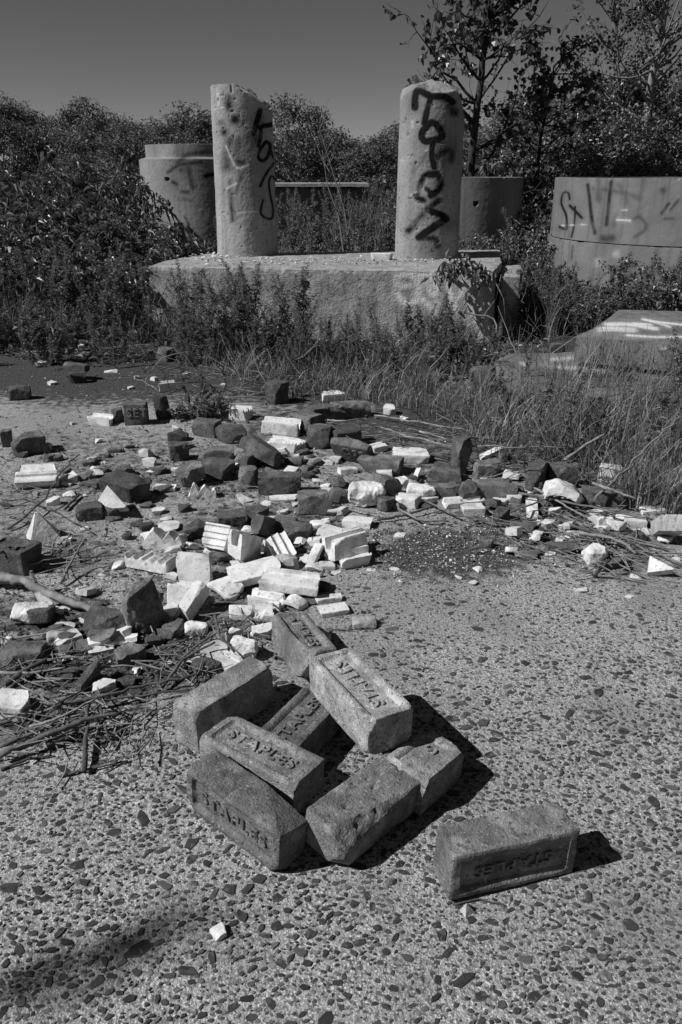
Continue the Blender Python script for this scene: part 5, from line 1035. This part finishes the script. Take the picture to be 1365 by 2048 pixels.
stick([(908,1808),(960,1798),(1012,1810)], .0016, 'thin dry stem at the foot of the lone brick', None, .4, zz=[.003,.004,.003])
# finer twigs nobody could count
def twigs(spots, seed):
    rr = np.random.default_rng(seed); g = Geo()
    for cx, cy, rx, ry, n, l0, l1, ang in spots:
        for _ in range(int(n*.6)):
            w_ = PX(cx + rr.normal(0, .55)*rx, cy + rr.normal(0, .55)*ry); a = math.radians(ang + rr.normal(0, 50)); L = rr.uniform(l0, l1); d = np.array([math.cos(a), math.sin(a), rr.normal(0, .15)]); p = w_ + [0, 0, rr.random()*.025+.003]
            Q = np.array([p - d*L/2, p + rr.normal(0, .05*L, 3), p + d*L/2]); Q[:, 2] = np.maximum(Q[:, 2], .002); g.add(*tube(Q, [.0016*rr.uniform(.5, 1.6)]*2 + [.0008], 4, False))
    tag(link('fine_twigs', g.mesh('fine_twigs', M['wood'])), 'fine dry twigs and straw strewn through the rubble', 'twigs', kind='stuff')
twigs([(130,1450,180,60,190,.04,.16,25),(90,1340,140,70,120,.04,.14,20),(150,1110,80,45,70,.04,.14,40),(60,1000,90,40,60,.04,.14,10),(1160,1060,170,55,260,.05,.2,-25),(1220,1120,110,40,110,.05,.16,-30),(1130,950,180,45,120,.06,.22,20),(450,1270,80,50,60,.03,.1,30),(850,890,160,50,90,.06,.22,10),(360,1330,90,50,60,.03,.12,30),(600,760,320,40,220,.05,.2,0),(250,705,260,22,160,.06,.25,5),(1050,860,180,70,120,.08,.3,15),(560,1080,120,60,40,.03,.1,40)], 6)

# flat flakes of brick and concrete lying about on the left slab
litter('flat_flakes', 'flat grey and brown flakes scattered over the left slab', [(500,960,260,60,320,.003,.013),(520,1090,220,80,300,.003,.013),(950,1000,230,40,240,.003,.013),(260,930,300,110,420,.003,.014),(560,1000,300,60,200,.003,.014),(300,1100,220,50,160,.003,.012),(1150,1080,200,50,120,.003,.012),(250,1350,250,70,160,.003,.014)], M['chip_dark'], 9, 0, .25)
# dry stalks tangled before the footing and at the right
rr = np.random.default_rng(55); g = Geo()
for cx, cy, rx, ry, n, l0, l1 in ((640,755,300,45,260,.1,.4),(1080,860,230,90,170,.15,.5),(330,700,160,25,70,.12,.4),(1060,690,70,50,45,.2,.5),(1260,960,120,50,60,.1,.3)):
    for _ in range(n):
        w_ = PX(cx + rr.normal(0, .55)*rx, max(650, cy + rr.normal(0, .55)*ry)); a = rr.uniform(0, 6.28); L = rr.uniform(l0, l1); e = rr.uniform(.1, 1.3); Q = curve_pts(w_ + [0, 0, .005], (math.cos(a), math.sin(a)*.6, math.tan(e)*.6), L, 5, rr, .5, -.25); Q[:, 2] = np.maximum(Q[:, 2], .004); g.add(*tube(Q, np.linspace(.0022, .001, 6), 3, False))
tag(link('dry_stalks', g.mesh('dry_stalks', M['grass'])), 'pale dry stalks tangled through the grass', 'grass', kind='stuff')
# a bare sapling left of the photographer: only the soft shadow of its branch is in view
sp = np.array([-5.3, -1.9, 0.0]); sap = link('bare_sapling', None, None, sp); tag(sap, 'bare sapling outside the frame casting the soft branch shadow at lower left', 'tree')
tv = np.array(tos); rr = np.random.default_rng(12); g = Geo(); T = np.array([[0,0,-.05],[.05,.05,1.5],[.02,.1,3.0],[.1,.14,4.6]]); g.add(*tube(T, [.045,.038,.03,.012], 7)); link('trunk', g.mesh('trunk', M['bark'], True), sap)
g = Geo()
for pts, t, r0 in (([(-150,2047),(60,1965),(170,1910),(300,1865),(420,1825)], 6.2, .013), ([(170,1910),(230,1925),(330,1905)], 6.1, .008), ([(60,1965),(140,1985),(240,1965)], 6.2, .008), ([(230,1890),(300,1840),(380,1790)], 6.15, .007), ([(20,1975),(90,1920),(150,1870)], 6.2, .007)):
    Q = np.array([PX(x, y) + tv*t for x, y in pts]) - sp; tt = np.linspace(0, len(Q)-1, 14); Q = np.stack([np.interp(tt, range(len(pts)), Q[:, a]) for a in range(3)], 1) + rr.normal(0, .012, (14, 3))
    if r0 > .01: Q = np.concatenate([[T[2]], Q])
    g.add(*tube(Q, np.linspace(r0*1.2, r0*.6, len(Q)), 6))
link('branch', g.mesh('branch', M['bark'], True), sap)
